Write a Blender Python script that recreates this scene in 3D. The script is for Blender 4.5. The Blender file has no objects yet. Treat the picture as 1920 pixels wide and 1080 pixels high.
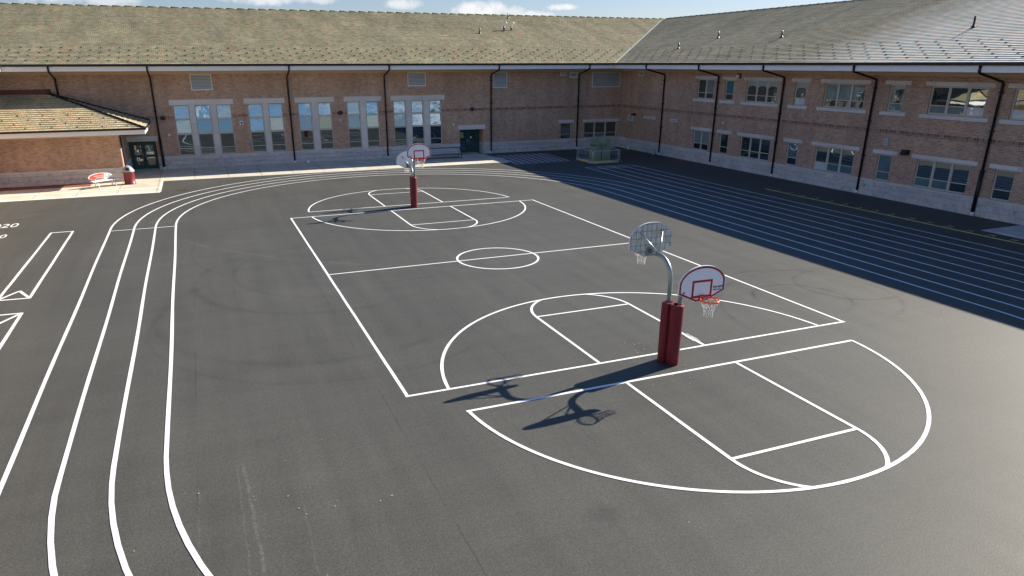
import bpy, math, random
from mathutils import Vector, Matrix
random.seed(7)
R = math.radians
scene = bpy.context.scene
COL = scene.collection

# ---------------------------------------------------------------- camera
cam_d = bpy.data.cameras.new('camera'); cam = bpy.data.objects.new('camera', cam_d); COL.objects.link(cam)
YAW, PIT, ROL = 0.379141556, 0.359400378, -0.00231699
fw = Vector((math.sin(YAW)*math.cos(PIT), math.cos(YAW)*math.cos(PIT), -math.sin(PIT)))
rt = Vector((math.cos(YAW), -math.sin(YAW), 0)); up = rt.cross(fw)
r2 = rt*math.cos(ROL) + up*math.sin(ROL); u2 = up*math.cos(ROL) - rt*math.sin(ROL)
cam.matrix_world = Matrix(((r2.x, u2.x, -fw.x, 0), (r2.y, u2.y, -fw.y, 0), (r2.z, u2.z, -fw.z, 8.1), (0, 0, 0, 1)))
cam_d.sensor_width = 36; cam_d.lens = 1321.46/1920*36
cam_d.shift_x = 40/1920; cam_d.shift_y = 75/1920
cam_d.clip_end = 3000; cam_d.clip_start = 0.1
scene.camera = cam

# ---------------------------------------------------------------- light and exposure
SUN = Vector((1.70, 0.35, 1.0)).normalized()
sd = bpy.data.lights.new('sun', 'SUN'); so = bpy.data.objects.new('sun', sd); COL.objects.link(so)
sd.energy = 5.0; sd.angle = R(0.5); sd.color = (1.0, 0.915, 0.775)
so.rotation_euler = SUN.to_track_quat('Z', 'Y').to_euler(); so.location = (60, 20, 60)
scene.view_settings.view_transform = 'Standard'; scene.view_settings.look = 'None'
scene.view_settings.exposure = 1.0; scene.view_settings.gamma = 1.0

w = bpy.data.worlds.new('World'); scene.world = w; w.use_nodes = True
nt = w.node_tree; N = nt.nodes; L = nt.links; N.clear()
out = N.new('ShaderNodeOutputWorld'); bg = N.new('ShaderNodeBackground'); sky = N.new('ShaderNodeTexSky')
sky.sky_type = 'NISHITA'; sky.sun_disc = False
sky.sun_elevation = math.asin(SUN.z); sky.sun_rotation = math.atan2(SUN.x, SUN.y)
sky.air_density = 1.0; sky.dust_density = 0.4; sky.ozone_density = 2.2; sky.altitude = 300
bg.inputs[1].default_value = 0.058

def nmath(nt, op, a, b=None, c=None, clamp=False):
    n = nt.nodes.new('ShaderNodeMath'); n.operation = op; n.use_clamp = clamp
    for i, v in enumerate((a, b, c)):
        if v is None: continue
        if isinstance(v, (int, float)): n.inputs[i].default_value = v
        else: nt.links.new(v, n.inputs[i])
    return n.outputs[0]
def nramp(nt, fac, stops, interp='LINEAR'):
    n = nt.nodes.new('ShaderNodeValToRGB'); nt.links.new(fac, n.inputs[0]); n.color_ramp.interpolation = interp
    e = n.color_ramp.elements
    while len(e) < len(stops): e.new(0.5)
    for i, (p, c) in enumerate(stops):
        e[i].position = p; e[i].color = (c[0], c[1], c[2], 1) if not isinstance(c, (int, float)) else (c, c, c, 1)
    return n.outputs[0]
def nmix(nt, fac, a, b, mode='MIX'):
    n = nt.nodes.new('ShaderNodeMix'); n.data_type = 'RGBA'; n.blend_type = mode
    if isinstance(fac, (int, float)): n.inputs[0].default_value = fac
    else: nt.links.new(fac, n.inputs[0])
    for i, v in ((6, a), (7, b)):
        if isinstance(v, (tuple, list)): n.inputs[i].default_value = (*v[:3], 1)
        else: nt.links.new(v, n.inputs[i])
    return n.outputs[2]
def nnoise(nt, vec, scale, detail=3, rough=0.55, out=0):
    n = nt.nodes.new('ShaderNodeTexNoise'); n.inputs['Scale'].default_value = scale
    n.inputs['Detail'].default_value = detail; n.inputs['Roughness'].default_value = rough
    if vec is not None: nt.links.new(vec, n.inputs['Vector'])
    return n.outputs[out]

# clouds: thin veils on the left and a few puffs low over the far roof
tc = N.new('ShaderNodeTexCoord'); sx = N.new('ShaderNodeSeparateXYZ'); L.new(tc.outputs['Generated'], sx.inputs[0])
az = nmath(nt, 'MULTIPLY', nmath(nt, 'ARCTAN2', sx.outputs[0], sx.outputs[1]), 57.2958)
el = nmath(nt, 'MULTIPLY', nmath(nt, 'ARCSINE', sx.outputs[2]), 57.2958)
n1 = nnoise(nt, tc.outputs['Generated'], 70, 5, 0.6)
n2 = nnoise(nt, tc.outputs['Generated'], 9, 6, 0.62)
tot = None
for (a, e, sa, se, k) in ((15.3, 4.10, 1.4, 0.42, .75), (21.1, 3.60, 2.2, 0.68, 1.0), (23.7, 3.50, .8, 0.5, .7), (25.0, 3.20, 1.7, 0.42, .9),
                          (27.0, 3.85, 1.2, 0.24, .95), (-7.6, 4.6, 3.2, 1.0, .7), (-4.6, 4.1, 2.2, .6, .6), (5.6, 4.6, 3.6, 0.75, .8), (9.5, 4.35, 1.4, .35, .6),
                          (60, 9, 10, 2.5, .8), (-25, 10, 12, 3, .8), (30, 14, 14, 3, .7), (150, 8, 22, 3, .8), (190, 12, 18, 4, .8), (-120, 9, 20, 3, .8)):
    dx = nmath(nt, 'DIVIDE', nmath(nt, 'SUBTRACT', az, a if a < 180 else a-360), sa)
    dy = nmath(nt, 'DIVIDE', nmath(nt, 'SUBTRACT', el, e), se)
    q = nmath(nt, 'ADD', nmath(nt, 'MULTIPLY', dx, dx), nmath(nt, 'MULTIPLY', dy, dy))
    q = nmath(nt, 'ADD', q, nmath(nt, 'MULTIPLY', nmath(nt, 'SUBTRACT', n1, 0.5), 2.6))
    m = nmath(nt, 'MULTIPLY', nmath(nt, 'SUBTRACT', 1.15, q, clamp=True), k)
    tot = m if tot is None else nmath(nt, 'MAXIMUM', tot, m)
veil = nramp(nt, n2, [(0.52, 0.0), (0.74, 0.55)])
hi = nmath(nt, 'MULTIPLY', veil, nramp(nt, nmath(nt, 'DIVIDE', el, 60.0), [(0.09, 0.0), (0.2, 1.0)]))
fac = nmath(nt, 'MAXIMUM', tot, hi)
tnt = nramp(nt, nmath(nt, 'DIVIDE', el, 60.0, clamp=True), [(0.0, (0.82, 0.80, 0.89)), (0.09, (0.78, 0.80, 0.97)), (0.20, (0.74, 1.04, 1.28)), (0.45, (0.52, 1.00, 1.38)), (0.85, (0.10, 0.58, 1.15))])  # sky tint by elevation; unseen band above the frame raised to light the walls
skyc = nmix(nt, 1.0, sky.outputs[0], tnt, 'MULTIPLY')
cc = nmix(nt, fac, skyc, (8.2, 8.3, 8.5))
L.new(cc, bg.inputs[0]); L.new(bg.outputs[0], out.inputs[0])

# ---------------------------------------------------------------- materials
def mat(name):
    m = bpy.data.materials.new(name); m.use_nodes = True
    nt = m.node_tree; b = nt.nodes['Principled BSDF']
    return m, nt, b
def setc(nt, b, name, v):
    if isinstance(v, (int, float)): b.inputs[name].default_value = v
    elif isinstance(v, (tuple, list)): b.inputs[name].default_value = (*v[:3], 1)
    else: nt.links.new(v, b.inputs[name])
def nbump(nt, b, h, strength, dist=0.01):
    n = nt.nodes.new('ShaderNodeBump'); n.inputs['Strength'].default_value = strength; n.inputs['Distance'].default_value = dist
    nt.links.new(h, n.inputs['Height']); nt.links.new(n.outputs[0], b.inputs['Normal'])
def obj_co(nt):
    return nt.nodes.new('ShaderNodeTexCoord').outputs['Object']
def uv_co(nt):
    return nt.nodes.new('ShaderNodeTexCoord').outputs['UV']
def scaled(nt, v, s):
    n = nt.nodes.new('ShaderNodeVectorMath'); n.operation = 'MULTIPLY'; nt.links.new(v, n.inputs[0]); n.inputs[1].default_value = s
    return n.outputs[0]
def plain(name, col, rough=0.5, metal=0.0, var=0.12, scale=6.0, spec=None, bump=0.0):
    m, nt, b = mat(name); co = obj_co(nt)
    nz = nnoise(nt, co, scale, 5, 0.6)
    c = nmix(nt, nz, [max(0, x*(1-var)) for x in col], [min(1, x*(1+var)) for x in col])
    setc(nt, b, 'Base Color', c); setc(nt, b, 'Metallic', metal)
    setc(nt, b, 'Roughness', nmath(nt, 'ADD', nmath(nt, 'MULTIPLY', nnoise(nt, co, scale*3, 3), 0.15), rough-0.075))
    if bump: nbump(nt, b, nnoise(nt, co, scale*8, 4), bump)
    return m

def m_asphalt():
    m, nt, b = mat('asphalt'); co = obj_co(nt)
    sp = nnoise(nt, co, 26, 2, 0.75)                  # aggregate
    sp2 = nnoise(nt, co, 9, 3, 0.7)
    big = nnoise(nt, co, 0.11, 4, 0.6)
    st = nnoise(nt, scaled(nt, co, (1.6, 0.12, 1)), 1.0, 4, 0.6)     # paver passes run along the courtyard
    st2 = nnoise(nt, scaled(nt, co, (0.10, 1.3, 1)), 1.0, 4, 0.6)
    c = nramp(nt, sp, [(0.30, (0.0390, 0.0384, 0.0339)), (0.5, (0.0762, 0.0749, 0.0666)), (0.72, (0.1382, 0.1370, 0.1216))])
    c = nmix(nt, 0.5, c, nramp(nt, sp2, [(0.3, (0.0617, 0.0607, 0.0544)), (0.7, (0.0934, 0.0919, 0.0819))]))
    v = nmath(nt, 'ADD', nmath(nt, 'MULTIPLY', nmath(nt, 'SUBTRACT', big, 0.5), 0.55), 1.0)
    v = nmath(nt, 'ADD', v, nmath(nt, 'MULTIPLY', nmath(nt, 'SUBTRACT', st, 0.5), 0.42))
    v = nmath(nt, 'ADD', v, nmath(nt, 'MULTIPLY', nmath(nt, 'SUBTRACT', st2, 0.5), 0.30))
    s = nt.nodes.new('ShaderNodeSeparateXYZ'); nt.links.new(co, s.inputs[0]); X, Y = s.outputs[0], s.outputs[1]
    wob = nmath(nt, 'MULTIPLY', nmath(nt, 'SUBTRACT', nnoise(nt, co, 1.4, 4), 0.5), 0.22)
    # paving seams, as thin dark cracks
    brk = nramp(nt, nnoise(nt, co, 0.35, 3), [(0.46, 0.0), (0.56, 1.0)])
    for xs in (-8.2, -1.0, 3.5, 7.45, 11.5, 15.3, 20.0, 24.4, 30.9):
        d = nmath(nt, 'ABSOLUTE', nmath(nt, 'SUBTRACT', nmath(nt, 'ADD', X, nmath(nt, 'MULTIPLY', wob, 0.18)), xs))
        k = nmath(nt, 'MULTIPLY', nmath(nt, 'SUBTRACT', 1.0, nmath(nt, 'DIVIDE', d, 0.022), clamp=True), brk)
        v = nmath(nt, 'SUBTRACT', v, nmath(nt, 'MULTIPLY', k, 0.34))
    scuff = nramp(nt, nnoise(nt, co, 0.8, 4, 0.65), [(0.35, 0.15), (0.65, 1.0)])
    # tyre scuffs: circle arcs (cx, cy, r, width, darkness, mask axis angle, mask cos limit)
    for (cx, cy, r, wd, kk, ang, lim) in ((16.6, 33.9, 4.6, 0.14, .17, 170, -.2), (16.2, 34.3, 3.1, 0.10, .10, 190, 0), (19.7, 18.6, 1.7, .15, .34, 60, -1),
            (22.6, 19.3, 1.9, .15, .30, 200, -.8), (20.3, 19.0, 3.2, .14, .24, 20, -.4), (21.2, 16.3, 5.5, .12, .20, 100, -.1),
            (3.9, 28.5, 4.9, .24, .13, 215, -.35), (4.7, 29.4, 4.2, .16, .09, 200, -.25), (3.2, 24.6, 5.4, .26, .13, 225, -.3), (3.5, 23.6, 5.9, .14, .10, 235, -.2), (6.5, 34.0, 7.6, .12, .12, 240, -.1),
            (11.0, 52.0, 12.0, .12, .10, 270, .5), (14, 47, 6, .12, .09, 300, .2), (6.0, 40.0, 9.5, .10, .12, 255, .3), (6.0, 39.8, 9.2, .06, .12, 250, .3)):
        dx = nmath(nt, 'SUBTRACT', X, cx); dy = nmath(nt, 'SUBTRACT', Y, cy)
        ln = nmath(nt, 'SQRT', nmath(nt, 'ADD', nmath(nt, 'MULTIPLY', dx, dx), nmath(nt, 'MULTIPLY', dy, dy)))
        d = nmath(nt, 'ABSOLUTE', nmath(nt, 'SUBTRACT', nmath(nt, 'ADD', ln, wob), r))
        k = nmath(nt, 'SUBTRACT', 1.0, nmath(nt, 'DIVIDE', d, wd), clamp=True)
        ca = nmath(nt, 'ADD', nmath(nt, 'MULTIPLY', dx, math.cos(R(ang))), nmath(nt, 'MULTIPLY', dy, math.sin(R(ang))))
        mk = nmath(nt, 'MULTIPLY', nmath(nt, 'SUBTRACT', nmath(nt, 'DIVIDE', ca, ln), lim), 1.6, clamp=True)
        v = nmath(nt, 'SUBTRACT', v, nmath(nt, 'MULTIPLY', nmath(nt, 'MULTIPLY', nmath(nt, 'MULTIPLY', k, mk), scuff), kk*1.5))
    # pale dusty scrapes: (x0,y0,x1,y1,width,strength)
    scr = nramp(nt, nnoise(nt, scaled(nt, co, (3.0, 3.0, 1)), 2.0, 5, 0.7), [(0.38, 0.0), (0.62, 1.0)])
    for (x0, y0, x1, y1, wd, kk) in ((-.08, 14.5, .10, 8.5, .05, .5), (-.19, 14.6, -.2, 8.5, .03, .32), (-1.0, 14.0, -.99, 8.5, .04, .3), (.95, 13.2, .85, 8.5, .03, .25),
            (-1.5, 37.2, -.25, 34.9, .07, .55), (-.25, 34.9, 2.87, 31.35, .08, .45), (2.87, 31.35, 6.95, 28.5, .16, .28), (6.95, 28.5, 10.2, 26.4, .30, .14),
            (-.1, 37.4, 1.6, 34.6, .05, .4), (1.6, 34.6, 4.4, 31.6, .10, .22), (-10.6, 46.4, -8.9, 47.3, .09, .8), (-11.6, 46.0, -10.6, 46.4, .08, .6), (-9.2, 44.0, -8.4, 44.4, .06, .4),
            (2.0, 50.3, 2.2, 48.8, .06, .4), (-.2, 53.3, .1, 51.2, .07, .4), (-1.0, 52.6, -.6, 50.2, .06, .3)):
        lx, ly = x1-x0, y1-y0; ll = math.hypot(lx, ly); ux, uy = lx/ll, ly/ll
        dx = nmath(nt, 'SUBTRACT', X, x0); dy = nmath(nt, 'SUBTRACT', Y, y0)
        t = nmath(nt, 'ADD', nmath(nt, 'MULTIPLY', dx, ux), nmath(nt, 'MULTIPLY', dy, uy))
        d = nmath(nt, 'ABSOLUTE', nmath(nt, 'ADD', nmath(nt, 'SUBTRACT', nmath(nt, 'MULTIPLY', dx, uy), nmath(nt, 'MULTIPLY', dy, ux)), nmath(nt, 'MULTIPLY', wob, 0.5)))
        k = nmath(nt, 'SUBTRACT', 1.0, nmath(nt, 'DIVIDE', d, wd), clamp=True)
        e = nmath(nt, 'MULTIPLY', nmath(nt, 'SUBTRACT', 1.0, nmath(nt, 'ABSOLUTE', nmath(nt, 'DIVIDE', nmath(nt, 'SUBTRACT', t, ll/2), ll/2))), 6.0, clamp=True)
        v = nmath(nt, 'ADD', v, nmath(nt, 'MULTIPLY', nmath(nt, 'MULTIPLY', nmath(nt, 'MULTIPLY', k, e), scr), kk*1.4))
    # a rusty stain and two oily patches
    for (cx, cy, rx, ry, col) in ((-1.6, 52.9, .55, .35, (0.75, 0.50, 0.34)), (16.5, 21.5, .5, .4, (.72, .72, .74)), (24.0, 9.4, .45, .12, (.70, .66, .62)), (12.2, 16.6, .9, .45, (.82, .82, .83)), (6.2, 9.8, .5, .35, (.80, .80, .82))):
        q = nmath(nt, 'ADD', nmath(nt, 'POWER', nmath(nt, 'DIVIDE', nmath(nt, 'SUBTRACT', X, cx), rx), 2.0), nmath(nt, 'POWER', nmath(nt, 'DIVIDE', nmath(nt, 'SUBTRACT', Y, cy), ry), 2.0))
        kq = nmath(nt, 'SUBTRACT', nmath(nt, 'ADD', 1.0, nmath(nt, 'MULTIPLY', wob, 6.0)), q, clamp=True)
        c = nmix(nt, kq, c, nmix(nt, 1.0, c, col, 'MULTIPLY'))
    # pale specks of grit
    vo = nt.nodes.new('ShaderNodeTexVoronoi'); vo.inputs['Scale'].default_value = 1.1; nt.links.new(co, vo.inputs['Vector'])
    gr = nmath(nt, 'LESS_THAN', vo.outputs['Distance'], 0.022)
    v = nmath(nt, 'ADD', v, nmath(nt, 'MULTIPLY', gr, 1.6))
    cb = nt.nodes.new('ShaderNodeCombineXYZ')
    for i in range(3): nt.links.new(v, cb.inputs[i])
    c = nmix(nt, 1.0, c, cb.outputs[0], 'MULTIPLY')
    setc(nt, b, 'Base Color', c)
    setc(nt, b, 'Roughness', nmath(nt, 'ADD', 0.60, nmath(nt, 'MULTIPLY', nmath(nt, 'SUBTRACT', st, 0.5), 0.16)))
    b.inputs['Specular IOR Level'].default_value = 0.17
    nbump(nt, b, sp, 0.3, 0.008)
    return m
def m_paint(name, col, wear=0.5, rough=0.6):
    m, nt, b = mat(name); co = obj_co(nt)
    sp = nnoise(nt, co, 30, 3, 0.7); pt = nnoise(nt, co, 0.9, 4, 0.6)
    c = nmix(nt, pt, [x*0.90 for x in col], [min(1, x*1.05) for x in col])
    a = nmath(nt, 'MULTIPLY', nramp(nt, sp, [(0.60, 0.0), (0.74, 1.0)]), nramp(nt, pt, [(0.35, 0.10*wear), (0.75, wear)]))
    c = nmix(nt, a, c, (0.10, 0.10, 0.10))
    setc(nt, b, 'Base Color', c); setc(nt, b, 'Roughness', rough); nbump(nt, b, sp, 0.25, 0.006)
    return m
def m_brick():
    m, nt, b = mat('brick'); co = uv_co(nt)
    br = nt.nodes.new('ShaderNodeTexBrick'); nt.links.new(co, br.inputs['Vector'])
    br.inputs['Scale'].default_value = 1; br.inputs['Brick Width'].default_value = 0.21; br.inputs['Row Height'].default_value = 0.075
    br.inputs['Mortar Size'].default_value = 0.009; br.inputs['Mortar Smooth'].default_value = 0.3; br.inputs['Bias'].default_value = 0.0
    br.inputs['Color1'].default_value = (0.39, 0.205, 0.125, 1); br.inputs['Color2'].default_value = (0.53, 0.315, 0.195, 1)
    br.inputs['Mortar'].default_value = (0.56, 0.51, 0.44, 1)
    wn = nt.nodes.new('ShaderNodeTexWhiteNoise'); wn.noise_dimensions = '2D'
    # per-brick random for a few dark flashed bricks
    s = nt.nodes.new('ShaderNodeSeparateXYZ'); nt.links.new(co, s.inputs[0])
    row = nmath(nt, 'FLOOR', nmath(nt, 'DIVIDE', s.outputs[1], 0.075))
    off = nmath(nt, 'MULTIPLY', nmath(nt, 'MODULO', row, 2.0), 0.5)
    cl = nmath(nt, 'FLOOR', nmath(nt, 'ADD', nmath(nt, 'DIVIDE', s.outputs[0], 0.21), off))
    cb = nt.nodes.new('ShaderNodeCombineXYZ'); nt.links.new(row, cb.inputs[0]); nt.links.new(cl, cb.inputs[1]); nt.links.new(cb.outputs[0], wn.inputs['Vector'])
    dk = nramp(nt, wn.outputs['Value'], [(0.0, 0.68), (0.16, 0.74), (0.24, 0.98), (1.0, 1.10)])
    bigv = nramp(nt, nnoise(nt, co, 0.22, 4), [(0.3, 0.86), (0.7, 1.12)])
    notm = nmath(nt, 'SUBTRACT', 1.0, br.outputs['Fac'])
    c = nmix(nt, notm, br.outputs['Color'], nmix(nt, 1.0, br.outputs['Color'], dk, 'MULTIPLY'))
    c = nmix(nt, 1.0, c, bigv, 'MULTIPLY')
    fine = nramp(nt, nnoise(nt, co, 40, 3), [(0.3, 0.85), (0.7, 1.12)])
    c = nmix(nt, 1.0, c, fine, 'MULTIPLY')
    c = nmix(nt, 1.0, c, nramp(nt, nnoise(nt, scaled(nt, co, (1.3, 0.10, 1)), 1.0, 5, 0.65), [(0.3, 0.84), (0.6, 1.05)]), 'MULTIPLY')
    setc(nt, b, 'Base Color', c); setc(nt, b, 'Roughness', 0.85)
    nbump(nt, b, notm, 0.7, 0.008)
    return m
def m_soldier():
    m, nt, b = mat('soldier_brick'); co = uv_co(nt)
    br = nt.nodes.new('ShaderNodeTexBrick'); nt.links.new(co, br.inputs['Vector']); br.offset = 0
    br.inputs['Scale'].default_value = 1; br.inputs['Brick Width'].default_value = 0.15; br.inputs['Row Height'].default_value = 0.5
    br.inputs['Mortar Size'].default_value = 0.014
    br.inputs['Color1'].default_value = (0.15, 0.055, 0.040, 1); br.inputs['Color2'].default_value = (0.40, 0.22, 0.15, 1)
    br.inputs['Mortar'].default_value = (0.42, 0.33, 0.27, 1)
    setc(nt, b, 'Base Color', br.outputs['Color']); setc(nt, b, 'Roughness', 0.85)
    return m
def m_stone(name, rock=True, bw=0.82, rh=0.34, base=(0.60, 0.575, 0.545)):
    m, nt, b = mat(name); co = uv_co(nt)
    nz = nnoise(nt, co, 3.2, 5, 0.62); fine = nnoise(nt, co, 22, 4, 0.6)
    br = nt.nodes.new('ShaderNodeTexBrick'); nt.links.new(co, br.inputs['Vector'])
    br.inputs['Scale'].default_value = 1; br.inputs['Brick Width'].default_value = bw; br.inputs['Row Height'].default_value = rh
    br.inputs['Mortar Size'].default_value = 0.010; br.inputs['Mortar Smooth'].default_value = 0.4
    br.inputs['Color1'].default_value = (*[x*0.92 for x in base], 1); br.inputs['Color2'].default_value = (*[x*1.08 for x in base], 1)
    br.inputs['Mortar'].default_value = (*[x*0.72 for x in base], 1)
    c = nmix(nt, 1.0, br.outputs['Color'], nramp(nt, fine, [(0.3, 0.84), (0.7, 1.14)]), 'MULTIPLY')
    if rock: c = nmix(nt, 1.0, c, nramp(nt, nnoise(nt, scaled(nt, co, (1.6, 4.0, 1)), 1.5, 4, 0.7), [(0.34, 0.66), (0.44, 0.97), (0.7, 1.05)]), 'MULTIPLY')
    c = nmix(nt, 1.0, c, nramp(nt, nnoise(nt, co, 0.5, 4), [(0.3, (0.88, 0.90, 0.93)), (0.7, (1.08, 1.06, 1.03))]), 'MULTIPLY')
    setc(nt, b, 'Base Color', c); setc(nt, b, 'Roughness', 0.9)
    if rock: nbump(nt, b, nmath(nt, 'ADD', nmath(nt, 'MULTIPLY', nz, 1.0), nmath(nt, 'MULTIPLY', br.outputs['Fac'], -0.25)), 1.0, 0.16)
    else: nbump(nt, b, fine, 0.4, 0.01)
    return m
def m_roof(name, c1, c2, patch=False, rough=0.75, rh=0.30838):
    m, nt, b = mat(name); co = uv_co(nt)
    br = nt.nodes.new('ShaderNodeTexBrick'); nt.links.new(co, br.inputs['Vector'])
    br.inputs['Scale'].default_value = 1; br.inputs['Brick Width'].default_value = 0.30; br.inputs['Row Height'].default_value = rh
    br.inputs['Mortar Size'].default_value = 0.011; br.inputs['Mortar Smooth'].default_value = 0.1
    br.inputs['Color1'].default_value = (*c1, 1); br.inputs['Color2'].default_value = (*c2, 1); br.inputs['Mortar'].default_value = (*[x*0.30 for x in c1], 1)
    wn = nt.nodes.new('ShaderNodeTexWhiteNoise'); wn.noise_dimensions = '2D'
    s = nt.nodes.new('ShaderNodeSeparateXYZ'); nt.links.new(co, s.inputs[0])
    row = nmath(nt, 'FLOOR', nmath(nt, 'DIVIDE', s.outputs[1], rh))
    off = nmath(nt, 'MULTIPLY', nmath(nt, 'MODULO', row, 2.0), 0.5)
    cl = nmath(nt, 'FLOOR', nmath(nt, 'ADD', nmath(nt, 'DIVIDE', s.outputs[0], 0.30), off))
    cb = nt.nodes.new('ShaderNodeCombineXYZ'); nt.links.new(row, cb.inputs[0]); nt.links.new(cl, cb.inputs[1]); nt.links.new(cb.outputs[0], wn.inputs['Vector'])
    tint = nramp(nt, wn.outputs['Value'], [(0.0, (0.80, 0.88, 0.80)), (0.35, (1.0, 1.0, 1.0)), (0.6, (1.13, 0.98, 0.90)), (0.85, (0.90, 1.0, 0.97)), (1.0, (1.2, 1.16, 1.1))], 'CONSTANT')
    c = nmix(nt, 1.0, br.outputs['Color'], tint, 'MULTIPLY')
    c = nmix(nt, 1.0, c, nramp(nt, nnoise(nt, scaled(nt, co, (1, 0.45, 1)), 0.45, 5, 0.65), [(0.3, 0.74), (0.7, 1.2)]), 'MULTIPLY')
    if patch:  # slate colour turns paler and greyer towards the near end, with a ragged edge
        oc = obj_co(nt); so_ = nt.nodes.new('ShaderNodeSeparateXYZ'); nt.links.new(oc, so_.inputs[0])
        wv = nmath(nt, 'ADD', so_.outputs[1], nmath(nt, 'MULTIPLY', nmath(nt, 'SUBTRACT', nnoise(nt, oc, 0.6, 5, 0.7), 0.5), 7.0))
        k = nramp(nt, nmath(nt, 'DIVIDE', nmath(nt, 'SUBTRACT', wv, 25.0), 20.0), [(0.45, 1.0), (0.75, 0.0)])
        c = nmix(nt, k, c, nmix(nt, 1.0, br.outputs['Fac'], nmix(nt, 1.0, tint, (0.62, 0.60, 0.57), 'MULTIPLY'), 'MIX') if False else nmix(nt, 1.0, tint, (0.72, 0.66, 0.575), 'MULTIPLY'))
    setc(nt, b, 'Base Color', c); setc(nt, b, 'Roughness', rough); b.inputs['Specular IOR Level'].default_value = 0.25
    nbump(nt, b, nmath(nt, 'SUBTRACT', wn.outputs['Value'], br.outputs['Fac']), 0.35, 0.006)
    return m
def m_concrete(name, base, joint=2.43, xoff=0.0):
    m, nt, b = mat(name); co = obj_co(nt)
    mp = nt.nodes.new('ShaderNodeMapping'); nt.links.new(co, mp.inputs[0]); mp.inputs['Location'].default_value = (xoff, 0.35, 0)
    br = nt.nodes.new('ShaderNodeTexBrick'); nt.links.new(mp.outputs[0], br.inputs['Vector']); br.offset = 0
    br.inputs['Scale'].default_value = 1; br.inputs['Brick Width'].default_value = joint; br.inputs['Row Height'].default_value = 6.9
    br.inputs['Mortar Size'].default_value = 0.022; br.inputs['Mortar Smooth'].default_value = 0.1
    br.inputs['Color1'].default_value = (*[x*0.94 for x in base], 1); br.inputs['Color2'].default_value = (*[x*1.06 for x in base], 1)
    br.inputs['Mortar'].default_value = (*[x*0.35 for x in base], 1)
    c = nmix(nt, 1.0, br.outputs['Color'], nramp(nt, nnoise(nt, co, 0.8, 6, 0.65), [(0.3, 0.78), (0.7, 1.12)]), 'MULTIPLY')
    c = nmix(nt, 1.0, c, nramp(nt, nnoise(nt, co, 30, 3), [(0.3, 0.9), (0.7, 1.08)]), 'MULTIPLY')
    setc(nt, b, 'Base Color', c); setc(nt, b, 'Roughness', 0.85); nbump(nt, b, nnoise(nt, co, 40, 3), 0.3, 0.006)
    return m
def m_glass(name, inner, mixk=0.30, tint=(0.80, 0.97, 1.0), wob=0.02, wscale=1.3):
    m = bpy.data.materials.new(name); m.use_nodes = True; nt = m.node_tree; nt.nodes.clear()
    o = nt.nodes.new('ShaderNodeOutputMaterial'); d = nt.nodes.new('ShaderNodeBsdfDiffuse'); g = nt.nodes.new('ShaderNodeBsdfGlossy'); mx = nt.nodes.new('ShaderNodeMixShader')
    co = obj_co(nt)
    c = nmix(nt, nnoise(nt, co, 0.9, 3), [x*0.75 for x in inner], [min(1, x*1.25) for x in inner]); nt.links.new(c, d.inputs[0])
    g.inputs[0].default_value = (*tint, 1); g.inputs['Roughness'].default_value = 0.015
    bp = nt.nodes.new('ShaderNodeBump'); bp.inputs['Strength'].default_value = 1; bp.inputs['Distance'].default_value = wob
    nt.links.new(nnoise(nt, co, wscale, 1.5, 0.4), bp.inputs['Height']); nt.links.new(bp.outputs[0], g.inputs['Normal'])
    lw = nt.nodes.new('ShaderNodeLayerWeight'); lw.inputs[0].default_value = 0.25
    nt.links.new(nmath(nt, 'ADD', mixk, nmath(nt, 'MULTIPLY', lw.outputs['Fresnel'], 0.5), clamp=True), mx.inputs[0])
    nt.links.new(d.outputs[0], mx.inputs[1]); nt.links.new(g.outputs[0], mx.inputs[2]); nt.links.new(mx.outputs[0], o.inputs[0])
    return m

M = {}
M['asphalt'] = m_asphalt()
M['white_line'] = m_paint('white_line_paint', (0.80, 0.80, 0.80), 0.6)
M['yellow_line'] = m_paint('yellow_line_paint', (0.92, 0.74, 0.22), 0.7)
M['brick'] = m_brick(); M['soldier'] = m_soldier()
M['stone_base'] = m_stone('rock_faced_stone'); M['stone'] = m_stone('smooth_limestone', False, 1.9, 0.9, (0.64, 0.61, 0.57))
M['cap'] = m_stone('stone_cap', False, 1.2, 0.5, (0.64, 0.62, 0.58))
M['slate_back'] = m_roof('tan_slate', (0.32, 0.275, 0.175), (0.44, 0.385, 0.255))
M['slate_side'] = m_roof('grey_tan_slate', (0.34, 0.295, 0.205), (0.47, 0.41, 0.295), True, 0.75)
M['slate_annex'] = m_roof('pale_tan_slate', (0.46, 0.37, 0.235), (0.53, 0.44, 0.29), rh=7.75/19)
M['fascia'] = plain('pale_fascia_paint', (0.84, 0.83, 0.82), 0.5, 0, 0.06, 2)
M['soffit'] = plain('cream_soffit', (0.55, 0.44, 0.27), 0.7, 0, 0.1, 2)
M['bronze'] = plain('dark_bronze_metal', (0.014, 0.013, 0.015), 0.42, 0.2, 0.3, 5)
M['sidewalk'] = m_concrete('tan_concrete', (0.62, 0.565, 0.455), 2.43, -1.62)
M['concrete'] = m_concrete('grey_concrete', (0.60, 0.59, 0.56), 3.1)
M['kerb'] = plain('pale_kerb_concrete', (0.74, 0.70, 0.61), 0.8, 0, 0.1, 3)
M['frame'] = plain('taupe_window_frame', (0.52, 0.48, 0.40), 0.5, 0, 0.08, 3)
M['louvre'] = plain('pale_louvre', (0.42, 0.47, 0.50), 0.5, 0.1, 0.1, 3)
M['dark'] = plain('dark_recess', (0.015, 0.015, 0.017), 0.8)
M['g_dark'] = m_glass('dark_glass', (0.012, 0.018, 0.018), 0.20, (0.8, 0.95, 1), 0.004, 1.0)
M['g_sky'] = m_glass('sky_glass', (0.09, 0.15, 0.17), 0.48, (0.84, 0.95, 1.0), 0.016, 1.8)
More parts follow.
